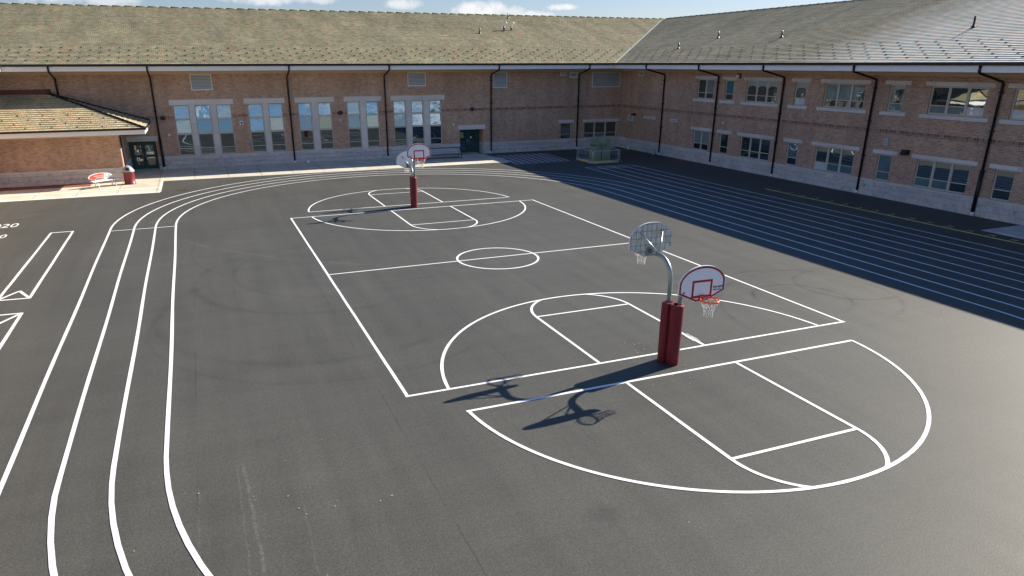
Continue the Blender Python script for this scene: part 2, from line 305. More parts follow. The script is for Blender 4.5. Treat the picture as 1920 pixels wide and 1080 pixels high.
M['g_blind'] = m_glass('blind_glass', (0.17, 0.22, 0.22), 0.14, (0.8, 0.97, 1), 0.01)
M['g_teal'] = m_glass('teal_curtain_glass', (0.02, 0.17, 0.20), 0.10)
M['g_white'] = m_glass('white_board_glass', (0.55, 0.62, 0.64), 0.10)
M['g_grey'] = m_glass('grey_panel_glass', (0.10, 0.17, 0.19), 0.14)
M['g_mirror'] = m_glass('reflecting_glass', (0.02, 0.03, 0.03), 0.36, (0.85, 0.97, 1), 0.0035, 0.9)
M['door_green'] = plain('dark_green_door', (0.012, 0.060, 0.055), 0.45, 0, 0.15, 3)
M['steel'] = plain('brushed_steel', (0.55, 0.56, 0.56), 0.35, 0.8, 0.1, 8)
M['galv'] = plain('galvanised_pipe', (0.30, 0.37, 0.38), 0.38, 0.75, 0.22, 7)
M['red_metal'] = plain('red_flashing', (0.15, 0.040, 0.026), 0.7, 0, 0.45, 1.2)
M['pad_red'] = plain('maroon_vinyl', (0.15, 0.004, 0.013), 0.52, 0, 0.38, 3.2, bump=0.3)
M['board'] = plain('white_backboard', (0.88, 0.89, 0.90), 0.42, 0, 0.04, 3)
M['red_paint'] = plain('red_stripe_paint', (0.40, 0.010, 0.013), 0.45)
M['rim'] = plain('orange_red_rim', (0.68, 0.055, 0.014), 0.4)
M['net'] = plain('white_net_cord', (0.82, 0.82, 0.78), 0.8)
M['ink'] = plain('navy_lettering', (0.01, 0.02, 0.05), 0.6)
M['bin_red'] = plain('dark_red_bin', (0.20, 0.022, 0.024), 0.45, 0, 0.2, 4)
M['grey_plastic'] = plain('grey_plastic', (0.36, 0.38, 0.39), 0.4, 0, 0.1, 4)
M['white_plastic'] = plain('white_plastic', (0.80, 0.80, 0.80), 0.4, 0, 0.05, 4)
M['orange'] = plain('orange_paint', (0.75, 0.30, 0.05), 0.5)
M['board_red'] = plain('faded_red_paint', (0.55, 0.06, 0.04), 0.5)
M['util_green'] = plain('olive_green_cabinet', (0.255, 0.315, 0.185), 0.55, 0, 0.2, 1.5)
M['util_lid'] = plain('grey_green_lid', (0.22, 0.28, 0.20), 0.5, 0, 0.12, 2)
M['valance'] = m_glass('valance_behind_glass', (0.34, 0.42, 0.43), 0.10)
M['rail'] = plain('dull_zinc_rail', (0.52, 0.58, 0.60), 0.5, 0.15, 0.12, 6)
M['black'] = plain('black_plastic', (0.012, 0.012, 0.014), 0.4)
M['tan_box'] = plain('beige_enclosure', (0.42, 0.38, 0.28), 0.6)
M['mulch'] = plain('red_mulch', (0.23, 0.075, 0.045), 0.95, 0, 0.5, 14, bump=0.6)
M['grass'] = plain('field_grass', (0.06, 0.10, 0.028), 0.95, 0, 0.5, 0.6)
M['leaf'] = plain('dry_leaf', (0.55, 0.38, 0.16), 0.8)
M['valley'] = plain('pale_valley_flashing', (0.72, 0.71, 0.66), 0.5, 0, 0.1, 2)
M['paper_y'] = plain('yellow_notice', (0.65, 0.58, 0.10), 0.7)
M['paper_tan'] = plain('tan_paper', (0.52, 0.45, 0.30), 0.8, 0, 0.2, 6)
def m_boardback():
    m, nt, b = mat('backboard_rear_ribs'); co = uv_co(nt)
    br = nt.nodes.new('ShaderNodeTexBrick'); nt.links.new(co, br.inputs['Vector']); br.offset = 0
    br.inputs['Scale'].default_value = 1; br.inputs['Brick Width'].default_value = 0.165; br.inputs['Row Height'].default_value = 0.20
    br.inputs['Mortar Size'].default_value = 0.009; br.inputs['Mortar Smooth'].default_value = 0.6
    br.inputs['Color1'].default_value = (0.56, 0.58, 0.56, 1); br.inputs['Color2'].default_value = (0.68, 0.70, 0.68, 1); br.inputs['Mortar'].default_value = (0.13, 0.11, 0.07, 1)
    st = nramp(nt, nnoise(nt, scaled(nt, co, (3, 1, 1)), 4, 5, 0.7), [(0.35, (0.74, 0.66, 0.46)), (0.6, (1, 1, 1))])
    setc(nt, b, 'Base Color', nmix(nt, 1.0, br.outputs['Color'], st, 'MULTIPLY')); setc(nt, b, 'Roughness', 0.5)
    return m
M['board_back'] = m_boardback()

# ---------------------------------------------------------------- mesh helpers
class MB:
    def __init__(s): s.v = []; s.f = []; s.uv = []; s.mi = []; s.sm = []
    def face(s, pts, uv=None, mi=0, smooth=False):
        i = len(s.v); s.v += [tuple(p) for p in pts]; s.f.append(tuple(range(i, i+len(pts))))
        if uv is None:
            a = Vector(pts[1])-Vector(pts[0]); c = Vector(pts[2])-Vector(pts[0]); n = a.cross(c)
            ax = max(range(3), key=lambda k: abs(n[k]))
            uv = [((p[1], p[2]) if ax == 0 else (p[0], p[2]) if ax == 1 else (p[0], p[1])) for p in pts]
        s.uv.append(uv); s.mi.append(mi); s.sm.append(smooth)
    def box(s, x0, x1, y0, y1, z0, z1, mi=0, skip=''):
        if x0 > x1: x0, x1 = x1, x0
        if y0 > y1: y0, y1 = y1, y0
        if z0 > z1: z0, z1 = z1, z0
        F = {'-x': [(x0, y1, z0), (x0, y0, z0), (x0, y0, z1), (x0, y1, z1)], '+x': [(x1, y0, z0), (x1, y1, z0), (x1, y1, z1), (x1, y0, z1)],
             '-y': [(x0, y0, z0), (x1, y0, z0), (x1, y0, z1), (x0, y0, z1)], '+y': [(x1, y1, z0), (x0, y1, z0), (x0, y1, z1), (x1, y1, z1)],
             '-z': [(x0, y1, z0), (x1, y1, z0), (x1, y0, z0), (x0, y0, z0)], '+z': [(x0, y0, z1), (x1, y0, z1), (x1, y1, z1), (x0, y1, z1)]}
        for k, p in F.items():
            if k not in skip: s.face(p, mi=mi)
        return s
    def tube(s, pts, r, n=10, mi=0, cap=True, closed=False):
        pts = [Vector(p) for p in pts]; m = len(pts); rings = []
        rr = r if isinstance(r, (list, tuple)) else [r]*m
        ref = None
        for i, p in enumerate(pts):
            if closed: t = pts[(i+1) % m]-pts[i-1]
            else: t = (pts[min(i+1, m-1)]-pts[max(i-1, 0)])
            t.normalize()
            if ref is None: ref = Vector((0, 0, 1)) if abs(t.z) < 0.9 else Vector((1, 0, 0))
            a = t.cross(ref).normalized(); ref = a.cross(t).normalized(); 
            rings.append([p + (a*math.cos(2*math.pi*k/n)+ref*math.sin(2*math.pi*k/n))*rr[i] for k in range(n)])
        base = len(s.v)
        for ring in rings: s.v += [tuple(q) for q in ring]
        segs = m if closed else m-1
        for i in range(segs):
            for k in range(n):
                a, b_, c, d = base+i*n+k, base+i*n+(k+1) % n, base+((i+1) % m)*n+(k+1) % n, base+((i+1) % m)*n+k
                s.f.append((a, b_, c, d)); s.uv.append([(k/n, i), ((k+1)/n, i), ((k+1)/n, i+1), (k/n, i+1)]); s.mi.append(mi); s.sm.append(True)
        if cap and not closed:
            s.f.append(tuple(base+k for k in reversed(range(n)))); s.uv.append([(0, 0)]*n); s.mi.append(mi); s.sm.append(False)
            s.f.append(tuple(base+(m-1)*n+k for k in range(n))); s.uv.append([(0, 0)]*n); s.mi.append(mi); s.sm.append(False)
        return s
    def lathe(s, c, prof, n=24, mi=0):
        base = len(s.v); m = len(prof)
        for (r, z) in prof:
            for k in range(n): s.v.append((c[0]+r*math.cos(2*math.pi*k/n), c[1]+r*math.sin(2*math.pi*k/n), c[2]+z))
        for i in range(m-1):
            for k in range(n):
                s.f.append((base+i*n+k, base+i*n+(k+1) % n, base+(i+1)*n+(k+1) % n, base+(i+1)*n+k))
                s.uv.append([(0, 0)]*4); s.mi.append(mi); s.sm.append(True)
        return s
    def prism_y(s, poly, y0, y1, mi=0, mi_back=None, mi_side=None):   # poly in (x,z), counterclockwise seen from -y
        mb = mi if mi_back is None else mi_back; ms = mi if mi_side is None else mi_side
        s.face([(x, y0, z) for x, z in poly], mi=mi)
        s.face([(x, y1, z) for x, z in reversed(poly)], mi=mb)
        n = len(poly)
        for i in range(n):
            a, b_ = poly[i], poly[(i+1) % n]
            s.face([(b_[0], y0, b_[1]), (a[0], y0, a[1]), (a[0], y1, a[1]), (b_[0], y1, b_[1])], mi=ms)
        return s
    def build(s, name, mats, parent=None, loc=None):
        me = bpy.data.meshes.new(name); me.from_pydata(s.v, [], s.f)
        if not isinstance(mats, (list, tuple)): mats = [mats]
        for m_ in mats: me.materials.append(M[m_] if isinstance(m_, str) else m_)
        ul = me.uv_layers.new(name='UVMap'); k = 0
        for fi, p in enumerate(me.polygons):
            p.material_index = s.mi[fi]; p.use_smooth = s.sm[fi]
            for j in range(len(s.uv[fi])): ul.data[k].uv = s.uv[fi][j]; k += 1
        me.update()
        o = bpy.data.objects.new(name, me); COL.objects.link(o)
        if parent is not None: o.parent = parent
        if loc is not None: o.location = loc
        return o
def tag(o, label=None, cat=None, group=None, kind=None):
    if label: o['label'] = label
    if cat: o['category'] = cat
    if group: o['group'] = group
    if kind: o['kind'] = kind
    return o
def empty(name, loc=(0, 0, 0), rz=0):
    o = bpy.data.objects.new(name, None); COL.objects.link(o); o.location = loc; o.rotation_euler = (0, 0, rz); o.empty_display_size = 0.2
    return o
def copy_tree(o, parent=None):
    c = o.copy(); COL.objects.link(c)
    if parent is not None: c.parent = parent
    for ch in list(o.children): copy_tree(ch, c)
    return c
def text_mesh(body, size, name, material, parent=None, mtx=None, squash=1.0, bold=0.0):
    cu = bpy.data.curves.new(name, 'FONT'); cu.body = body; cu.size = size; cu.align_x = 'LEFT'; cu.resolution_u = 3; cu.offset = bold
    t = bpy.data.objects.new(name, cu); COL.objects.link(t); bpy.context.view_layer.update()
    me = bpy.data.meshes.new_from_object(t.evaluated_get(bpy.context.evaluated_depsgraph_get()))
    bpy.data.objects.remove(t); bpy.data.curves.remove(cu)
    me.materials.clear(); me.materials.append(M[material])
    for v in me.vertices:
        p = Vector((v.co.x*squash, v.co.y, 0)); v.co = mtx @ p
    o = bpy.data.objects.new(name, me); COL.objects.link(o)
    if parent is not None: o.parent = parent
    return o

# ---------------------------------------------------------------- ground
g = MB()
xs = [-900, -60, -40, -20, 0, 20, 40, 70, 900]; ys = [-900, -60, -30, 0, 20, 40, 64.2, 100, 1200]
for i in range(len(xs)-1):
    for j in range(len(ys)-1):
        g.face([(xs[i], ys[j], 0), (xs[i+1], ys[j], 0), (xs[i+1], ys[j+1], 0), (xs[i], ys[j+1], 0)])
tag(g.build('asphalt_ground', 'asphalt'), kind='structure')
gr = MB()
for (x0, x1, y0, y1) in ((-900, 900, -900, -42), (-900, 900, 100, 1200), (-900, -60, -42, 100), (75, 900, -42, 100)):
    gr.face([(x0, y0, .02), (x1, y0, .02), (x1, y1, .02), (x0, y1, .02)])
tag(gr.build('grass_field', 'grass'), kind='structure')

# painted lines: ribbons, each a hair above the last so none share a plane
class Lines:
    def __init__(s): s.mb = MB(); s.z = 0.004
    def ribbon(s, pts, w=0.10, closed=False, wob=0.0):
        pts = [Vector((p[0], p[1])) for p in pts]; n = len(pts); Lf = []; Rt = []
        for i, p in enumerate(pts):
            if closed: a = pts[i-1]; c = pts[(i+1) % n]
            else: a = pts[max(i-1, 0)]; c = pts[min(i+1, n-1)]
            t1 = (p-a).normalized() if (p-a).length > 1e-6 else (c-p).normalized()
            t2 = (c-p).normalized() if (c-p).length > 1e-6 else t1
            t = (t1+t2).normalized(); nn = Vector((-t.y, t.x)); k = 1/max(0.5, nn.dot(Vector((-t1.y, t1.x))))
            ww = w*(1+random.uniform(-.06, .06))/2*k; off = random.uniform(-wob, wob)
            Lf.append(p+nn*(ww+off)); Rt.append(p-nn*(ww-off))
        m = n if closed else n-1
        for i in range(m):
            j = (i+1) % n
            s.mb.face([(Rt[i].x, Rt[i].y, s.z), (Rt[j].x, Rt[j].y, s.z), (Lf[j].x, Lf[j].y, s.z), (Lf[i].x, Lf[i].y, s.z)])
        s.z += 0.0006
    def seg(s, a, b_, w=0.092, n=None, wob=0.004):
        d = math.dist(a, b_); n = n or max(1, int(d/1.3))
        s.ribbon([(a[0]+(b_[0]-a[0])*i/n, a[1]+(b_[1]-a[1])*i/n) for i in range(n+1)], w, wob=wob)
    def arc(s, c, r, a0, a1, w=0.10, n=64, cond=None, ry=None):
        pts = [(c[0]+r*math.cos(R(a0+(a1-a0)*i/n)), c[1]+(ry or r)*math.sin(R(a0+(a1-a0)*i/n))) for i in range(n+1)]
        if cond: pts = [p for p in pts if cond(p)]
        if len(pts) > 1: s.ribbon(pts, w)
CX0 = 11.63; XL, XR = 4.10, 19.10; YN, YF = 16.15, 40.42; YM = 28.28
hoop_c = {}
L1 = Lines()
L1.seg((XL, YN), (XL, YF)); L1.seg((XR, YN), (18.98, YF)); L1.seg((XL-.05, YN), (XR+.05, YN)); L1.seg((XL-.05, YF), (19.03, YF), .095)
L1.seg((XL+.05, YM), (XR-.05, YM), .09); L1.arc((11.55, 28.12), 1.80, 0, 360, .10, 64)
def key(L, yb, sgn, cy, rr, inside):       # lane, free-throw half circle and three-point arc growing from a baseline
    xl, xr = 9.82, 13.48; yft = yb + sgn*4.28
    L.seg((xl, yb+sgn*.05), (xl, yft), .095); L.seg((xr, yb+sgn*.05), (xr, yft), .095); L.seg((xl+.05, yft), (xr-.05, yft), .09)
    f = lambda p: math.hypot(p[0]-CX0, p[1]-cy) < rr+.02
    pts = [(11.65+1.83*math.cos(R(a)), yft+sgn*1.83*math.sin(R(a))) for a in range(0, 181, 3)]
    run = []
    for p in pts:
        if f(p): run.append(p)
        else:
            if len(run) > 1: L.ribbon(run, .095)
            run = []
    if len(run) > 1: L.ribbon(run, .095)
    pts = [(CX0+rr*math.cos(R(a)), cy+sgn*rr*math.sin(R(a))) for a in [x*1.5 for x in range(-8, 129)]]
    pts = [p for p in pts if sgn*(p[1]-yb) > 0.05]
    hw = math.sqrt(rr*rr-(yb-cy)**2)
    L.ribbon([(CX0+hw, yb)]+pts+[(CX0-hw, yb)], .094)
key(L1, YN, 1, 15.68, 6.41, True); key(L1, YF, -1, 40.85, 6.41, True)
for (dx, y0, y1) in ((-.10, 16.55, 17.05), (-.07, 16.75, 17.35), (.075, 16.45, 16.9), (.11, 16.6, 17.2)): L1.seg((13.48+dx, y0), (13.48+dx*.8, y1), .022, 2, .006)   # stray paint beside the lane line
tag(L1.mb.build('basketball_court_lines', 'white_line'), kind='structure')
L2 = Lines(); L2.z = .007
L2.seg((5.23, 14.77), (18.0, 14.77), .098); key(L2, 14.77, -1, 15.25, 6.36, True)
tag(L2.mb.build('near_half_court_lines', 'white_line'), kind='structure')
L3 = Lines(); L3.z = .007
L3.seg((5.25, 41.85), (17.85, 41.85), .095); key(L3, 41.85, 1, 41.4, 6.36, True)
tag(L3.mb.build('far_half_court_lines', 'white_line'), kind='structure')
# running track: four lines all the way round, five more on the sprint straight
T = Lines(); T.z = .010
TX = 11.6
for (xl, xt, xr, w) in ((-4.75, -5.02, 28.12, .104), (-3.68, -3.87, 27.05, .104), (-2.66, -2.83, 25.98, .104), (-1.62, -1.84, 24.92, .104)):
    r = (xr-xl)/2; c = (xl+xr)/2
    pts = [(xl+(xt-xl)*i/19+.012*math.sin(i*.7+xl), 15.2+i*1.363) for i in range(20)]
    ct, rtp = (xt+xr)/2, (xr-xt)/2
    pts += [(ct-rtp*math.cos(R(a)), 41.1+r*math.sin(R(a))) for a in range(2, 179, 2)]
    pts += [(xr, y) for y in (41.1, 36, 31, 26, 21, 15.2)]
    pts += [(c+r*math.cos(R(a)), 15.2-r*math.sin(R(a))) for a in range(3, 179, 3)]
    T.ribbon(pts, w, closed=True)
for x in (29.22, 30.32, 31.42, 32.52, 33.62): T.seg((x, 5), (x, 52.1), .10)
T.seg((29.17, 52.1), (33.67, 52.1), .10); T.seg((29.17, 51.0), (33.67, 51.0), .09)
T.seg((-4.92, 40.6), (-1.78, 40.62), .09)
tag(T.mb.build('track_lines', 'white_line'), kind='structure')
tag(text_mesh('START', .55, 'start_lettering', 'white_line', None, Matrix(((1, 0, 0, 30.6), (0, 1, 0, 51.3), (0, 0, 0, .02), (0, 0, 0, 1)))), kind='structure')
Yl = Lines(); Yl.z = .005
Yl.seg((35.45, 38.1), (35.62, 8), .16)
tag(Yl.mb.build('yellow_jump_line', 'yellow_line'), kind='structure')
yt = Lines(); yt.z = .008
for i in range(24): yt.seg((35.5, 37.35-i*1.115), (35.72, 37.35-i*1.115), .07, 1)
tag(yt.mb.build('yellow_jump_ticks', 'yellow_line'), kind='structure')
for i in range(17):
    y = 37.35-i*1.115
    tag(text_mesh(str(i+1), .34, 'yellow_jump_number', 'yellow_line', None, Matrix(((0, -1, 0, 36.12), (-1, 0, 0, y+.12), (0, 0, 0, .012), (0, 0, 0, 1))), bold=.01), kind='structure')
# hundred-square grid by the back wall
G = Lines(); G.z = .004
P00, P10, P11, P01 = (25.45, 62.3), (30.45, 62.3), (30.0, 56.35), (24.8, 56.05)
def bil(u, v):
    return tuple((P00[k]*(1-u)+P10[k]*u)*(1-v)+(P01[k]*(1-u)+P11[k]*u)*v for k in (0, 1))
for i in range(9): G.seg(bil(i/8, 0), bil(i/8, 1), .10)
for j in range(9): G.seg(bil(0, j/8), bil(1, j/8), .10)
tag(G.mb.build('play_grid_lines', 'white_line'), kind='structure')
# arrow boxes and numbers by the left edge
A = Lines(); A.z = .005
for seg in (((-7.80, 41.37), (-6.73, 41.37)), ((-7.76, 41.37), (-7.70, 29.4)), ((-6.77, 41.37), (-6.66, 29.35)), ((-7.72, 29.45), (-6.62, 29.35)), ((-7.70, 29.5), (-7.18, 30.5)), ((-7.18, 30.5), (-6.68, 29.4)),
            ((-7.66, 27.55), (-6.54, 27.5)), ((-7.62, 27.55), (-7.45, 15.5)), ((-6.58, 27.5), (-6.46, 15.5)), ((-7.6, 27.5), (-7.08, 26.5)), ((-7.08, 26.5), (-6.6, 27.45)), ((-7.5, 15.5), (-6.42, 15.5))):
    A.seg(seg[0], seg[1], .11, None, .006)
tag(A.mb.build('arrow_box_lines', 'white_line'), kind='structure')
for body, size, xr_, y_ in (('US020', 1.45, -9.72, 43.72), ('2050', 1.2, -9.72, 40.98)):
    t_ = text_mesh(body, size, 'ground_number', 'white_line', None, Matrix(((1, 0, 0, 0), (0, 1, 0, y_), (0, 0, 0, .006), (0, 0, 0, 1))), .56, .006)
    mx_ = max(v.co.x for v in t_.data.vertices)
    for v in t_.data.vertices: v.co.x += xr_-mx_
    tag(t_, kind='structure')

# pavements
sw = MB()
sw.box(-3.12, 24.6, 57.75, 65.6, -.05, .030, skip='-z')
tag(sw.build('pavement', 'sidewalk'), kind='structure')
sw = MB(); sw.box(-45, -3.121, 52.35, 58.46, -.05, .032, skip='-z'); sw.box(-5.48, -3.121, 58.461, 65.6, -.05, .032, skip='-z')
tag(sw.build('pavement', 'sidewalk'), kind='structure')
kb = MB(); kb.box(-45, -3.05, 52.20, 52.62, -.05, .052, skip='-z'); kb.box(-45, -3.05, 54.35, 54.75, .02, .041, skip='-z'); kb.box(-3.14, -2.98, 52.621, 57.6, -.05, .046, skip='-z')
kb.box(-2.979, 24.75, 57.60, 57.76, -.05, .040, skip='-z')
tag(kb.build('kerb', 'kerb'), kind='structure')
sw = MB(); sw.face([(24.6, 57.76, .026), (25.25, 57.9, .026), (24.75, 64.3, .026), (24.6, 64.3, .026)]); sw.box(36.65, 39.74, 8, 23.8, -.02, .016, skip='-z')
tag(sw.build('concrete_slab', 'concrete'), kind='structure')
mu = MB(); mu.box(-45, -7.7, 57.0, 58.42, .0, .055, skip='-z')
tag(mu.build('mulch_bed', 'mulch'), kind='structure')

# ---------------------------------------------------------------- building helpers
def wall_holes(mb, axis, c, a0, a1, z0, z1, holes, depth=.22, sgn=1, mi=0):
    """wall rectangle on plane axis=c from a0..a1, z0..z1, with rectangular openings and their reveals"""
    As = sorted({a0, a1, *[h[0] for h in holes], *[h[1] for h in holes]}); Zs = sorted({z0, z1, *[h[2] for h in holes], *[h[3] for h in holes]})
    As = [a for a in As if a0 <= a <= a1]; Zs = [z for z in Zs if z0 <= z <= z1]
    P = (lambda a, z, d=0: (a, c+d*sgn, z)) if axis == 'y' else (lambda a, z, d=0: (c+d*sgn, a, z))
    for i in range(len(As)-1):
        for j in range(len(Zs)-1):
            am, zm = (As[i]+As[i+1])/2, (Zs[j]+Zs[j+1])/2
            if any(h[0] < am < h[1] and h[2] < zm < h[3] for h in holes): continue
            q = [P(As[i], Zs[j]), P(As[i+1], Zs[j]), P(As[i+1], Zs[j+1]), P(As[i], Zs[j+1])]
            if axis == 'x': q.reverse()
            mb.face(q, mi=mi)
    for (h0, h1, hz0, hz1) in holes:
        for q in ([P(h0, hz0), P(h0, hz1), P(h0, hz1, depth), P(h0, hz0, depth)], [P(h1, hz0), P(h1, hz0, depth), P(h1, hz1, depth), P(h1, hz1)],
                  [P(h0, hz1), P(h1, hz1), P(h1, hz1, depth), P(h0, hz1, depth)], [P(h0, hz0), P(h0, hz0, depth), P(h1, hz0, depth), P(h1, hz0)]):
            mb.face(q, mi=mi)
def abox(mb, axis, a0, a1, d0, d1, z0, z1, mi=0):
    if axis == 'y': mb.box(a0, a1, d0, d1, z0, z1, mi)
    else: mb.box(d0, d1, a0, a1, z0, z1, mi)
GL = ['g_dark', 'g_sky', 'g_blind', 'g_teal', 'g_white', 'g_grey', 'g_mirror']
def window(parent, axis, c, cols, rails, z0, z1, kinds, lintel, sill, label=None, mull=None, fw=.06, tilt_rows=()):
    """cols: list of (a0,a1); rails: z of the bars; kinds[col][row] (row 0 at the bottom) picks the glass. c is the wall face, +depth goes in."""
    fr = MB(); pns = []; d0, d1, dp = c+.09, c+.17, c+.135
    for ci, (a0, a1) in enumerate(cols):
        pn = MB(); pns.append(pn)
        abox(fr, axis, a0, a0+fw, d0, d1, z0, z1); abox(fr, axis, a1-fw, a1, d0, d1, z0, z1)
        abox(fr, axis, a0+fw, a1-fw, d0, d1, z1-fw, z1); abox(fr, axis, a0+fw, a1-fw, d0, d1, z0, z0+fw*1.1)
        zz = [z0+fw*1.1]
        for (zr, th) in rails:
            abox(fr, axis, a0+fw, a1-fw, d0+.006, d1-.006, zr-th/2, zr+th/2); zz += [zr-th/2, zr+th/2]
        zz.append(z1-fw)
        for ri in range(len(zz)//2):
            b0, b1 = zz[2*ri], zz[2*ri+1]; k = kinds[ci][ri]
            tl = random.uniform(.05, .12)*(b1-b0) if ri in tilt_rows else 0.0
            jit = random.uniform(-.004, .004)
            q = [(a0+fw, b0, dp+jit), (a1-fw, b0, dp-jit), (a1-fw, b1, dp-jit+tl), (a0+fw, b1, dp+jit+tl)]
            q3 = [((a, d, z) if axis == 'y' else (d, a, z)) for a, z, d in q]
            if axis == 'x': q3.reverse()
            pn.face(q3, mi=k)
    w_ = fr.build('window', 'frame', parent)
    if label: w_['label'] = label
    for pn in pns: pn.build('pane', GL, w_)
    if mull:
        mm = MB()
        for (a0, a1, zb, zt) in mull: abox(mm, axis, a0, a1, c+.012, c+.20, zb, zt)
        mm.build('mullion', 'stone', w_)
    if lintel:
        lb = MB(); abox(lb, axis, lintel[0], lintel[1], c-.045, c+.20, lintel[2], lintel[3]); lb.build('lintel', 'stone', w_)
    if sill:
        sb = MB(); abox(sb, axis, sill[0], sill[1], c-.09, c+.16, sill[2], sill[3]); sb.build('sill', 'stone', w_)
    return w_
def grille(parent, axis, c, a0, a1, z0, z1, n=None):
    f = MB(); t = .05
    for (p0, p1, q0, q1) in ((a0, a0+t, z0, z1), (a1-t, a1, z0, z1), (a0+t, a1-t, z0, z0+t), (a0+t, a1-t, z1-t, z1)):
        abox(f, axis, p0, p1, c-.03, c+.05, q0, q1)
    o = f.build('vent_grille', 'white_plastic', parent)
    s = MB(); n = n or max(3, int((z1-z0-2*t)/.105)); h = (z1-z0-2*t)/n
    for i in range(n):
        zb = z0+t+i*h
        q = [(a0+t, zb, c-.030), (a1-t, zb, c-.030), (a1-t, zb+h*.80, c-.008), (a0+t, zb+h*.80, c-.008)]
        q3 = [((a, d, z) if axis == 'y' else (d, a, z)) for a, z, d in q]
        if axis == 'x': q3.reverse()
        s.face(q3)
    q = [(a0+t, z0+t), (a1-t, z0+t), (a1-t, z1-t), (a0+t, z1-t)]
    q3 = [((a, c-.005, z) if axis == 'y' else (c-.005, a, z)) for a, z in q]
    if axis == 'x': q3.reverse()
    s.face(q3, mi=1)
    s.build('slats', ['louvre', 'dark'], o)
def pipe(parent, axis, a, cw, ce, ztop=7.93, boot=0.0, wob=0.0):
    s = -1
    pts = [(a, ce, ztop), (a, ce, 7.60), (a, cw-.11, 7.06), (a, cw-.11, .22)]
    mb = MB(); r = .068
    P = lambda p: (p[0], p[1], p[2]) if axis == 'y' else (p[1], p[0], p[2])
    def rect(p, q, r):
        p = Vector(P(p)); q = Vector(P(q)); mb.tube([p, q], r, 4)
    fine = [pts[0], (a, ce, 7.66), (a, ce+.05*1, 7.57), (a, cw-.17, 7.12), (a, cw-.11, 7.03), pts[3]]
    mb.tube([P(p) for p in fine], r, 8)
    for z in (4.6, 2.5, 6.6):
        abox(mb, axis, a-.10, a+.10, cw-.20, cw-.001, z-.03, z+.03)
    if boot: mb.tube([P((a, cw-.115, .25)), P((a, cw-.115, boot))], .105, 8)
    o = mb.build('downspout', 'bronze', parent)
    ft = MB(); ft.tube([P((a, cw-.12, .03)), P((a, cw-.12, .22))], .095, 10); ft.build('outlet', 'white_plastic', o)
    return o
def slope(name, mkey, parent, e0, e1, r0, r1, base, tan, axis, sgn, ncourse, z0, lift=.042, run=None):
    """one roof slope as real lapped courses. The eave runs e0..e1 along `along`, at offset base; the ridge r0..r1, at offset base+sgn*run"""
    mb = MB(); cosn = 1/math.cos(math.atan(tan))
    for i in range(ncourse):
        s0, s1 = run*i/ncourse, run*(i+1)/ncourse
        a0, a1 = e0+(r0-e0)*s0/run, e1+(r1-e1)*s0/run
        b0, b1 = e0+(r0-e0)*s1/run, e1+(r1-e1)*s1/run
        def P(a, s, dz): return (a, base+sgn*s, z0+s*tan+dz) if axis == 'y' else (base+sgn*s, a, z0+s*tan+dz)
        nseg = max(1, int(abs(a1-a0)/6))
        for k in range(nseg):
            f0, f1 = k/nseg, (k+1)/nseg
            A0, A1, B0, B1 = a0+(a1-a0)*f0, a0+(a1-a0)*f1, b0+(b1-b0)*f0, b0+(b1-b0)*f1
            q = [P(A0, s0, lift), P(A1, s0, lift), P(B1, s1, 0), P(B0, s1, 0)]
            uv = [(A0, s0*cosn+.004), (A1, s0*cosn+.004), (B1, s1*cosn-.004), (B0, s1*cosn-.004)]
            rz = [P(A0, s0, -.01), P(A1, s0, -.01), P(A1, s0, lift), P(A0, s0, lift)]
            if (axis == 'x') == (sgn > 0): q.reverse(); uv.reverse(); rz.reverse()
            mb.face(q, uv); mb.face(rz)
    return mb.build(name, mkey, parent)

# ================================================================ BACK WING (faces the camera)
YW = 64.3; XW = 39.8; EY, EX = 62.25, 37.7; EZ = 8.05; T17 = math.tan(R(17.3)); RUN = 15.9; WX0 = -45
back = empty('school_wing', (12, YW, 0))
back.location = (0, 0, 0)
tag(back, 'brick school wing across the far side, with tall windows and a tan slate roof', 'building', 'brick school buildings round the playground')
groups = [([(-1.75, -.56), (-.15, 1.03), (1.49, 2.66)], (-2.0, 2.86)), ([(3.95, 5.15), (5.58, 6.77)], (3.71, 6.97)), ([(8.02, 9.16), (9.68, 10.85)], (7.81, 11.11)),
          ([(12.18, 13.34), (13.84, 15.0)], (11.94, 15.26)), ([(16.32, 17.5), (17.98, 19.15), (19.68, 20.85)], (16.1, 21.12))]
ZB, ZC = .93, 1.04
holes = [(g[0][0][0], g[0][-1][1], ZC, 5.0) for g in groups] + [(-5.45, -3.41, 0, 2.28), (22.57, 24.92, 0, 2.29), (33.1, 34.3, ZC, 2.57), (35.73, 39.46, ZC, 2.57)]
HA = 56.0
wb = MB()
wall_holes(wb, 'y', YW, WX0, XW-.002, ZC, 7.34, [h for h in holes], .25)
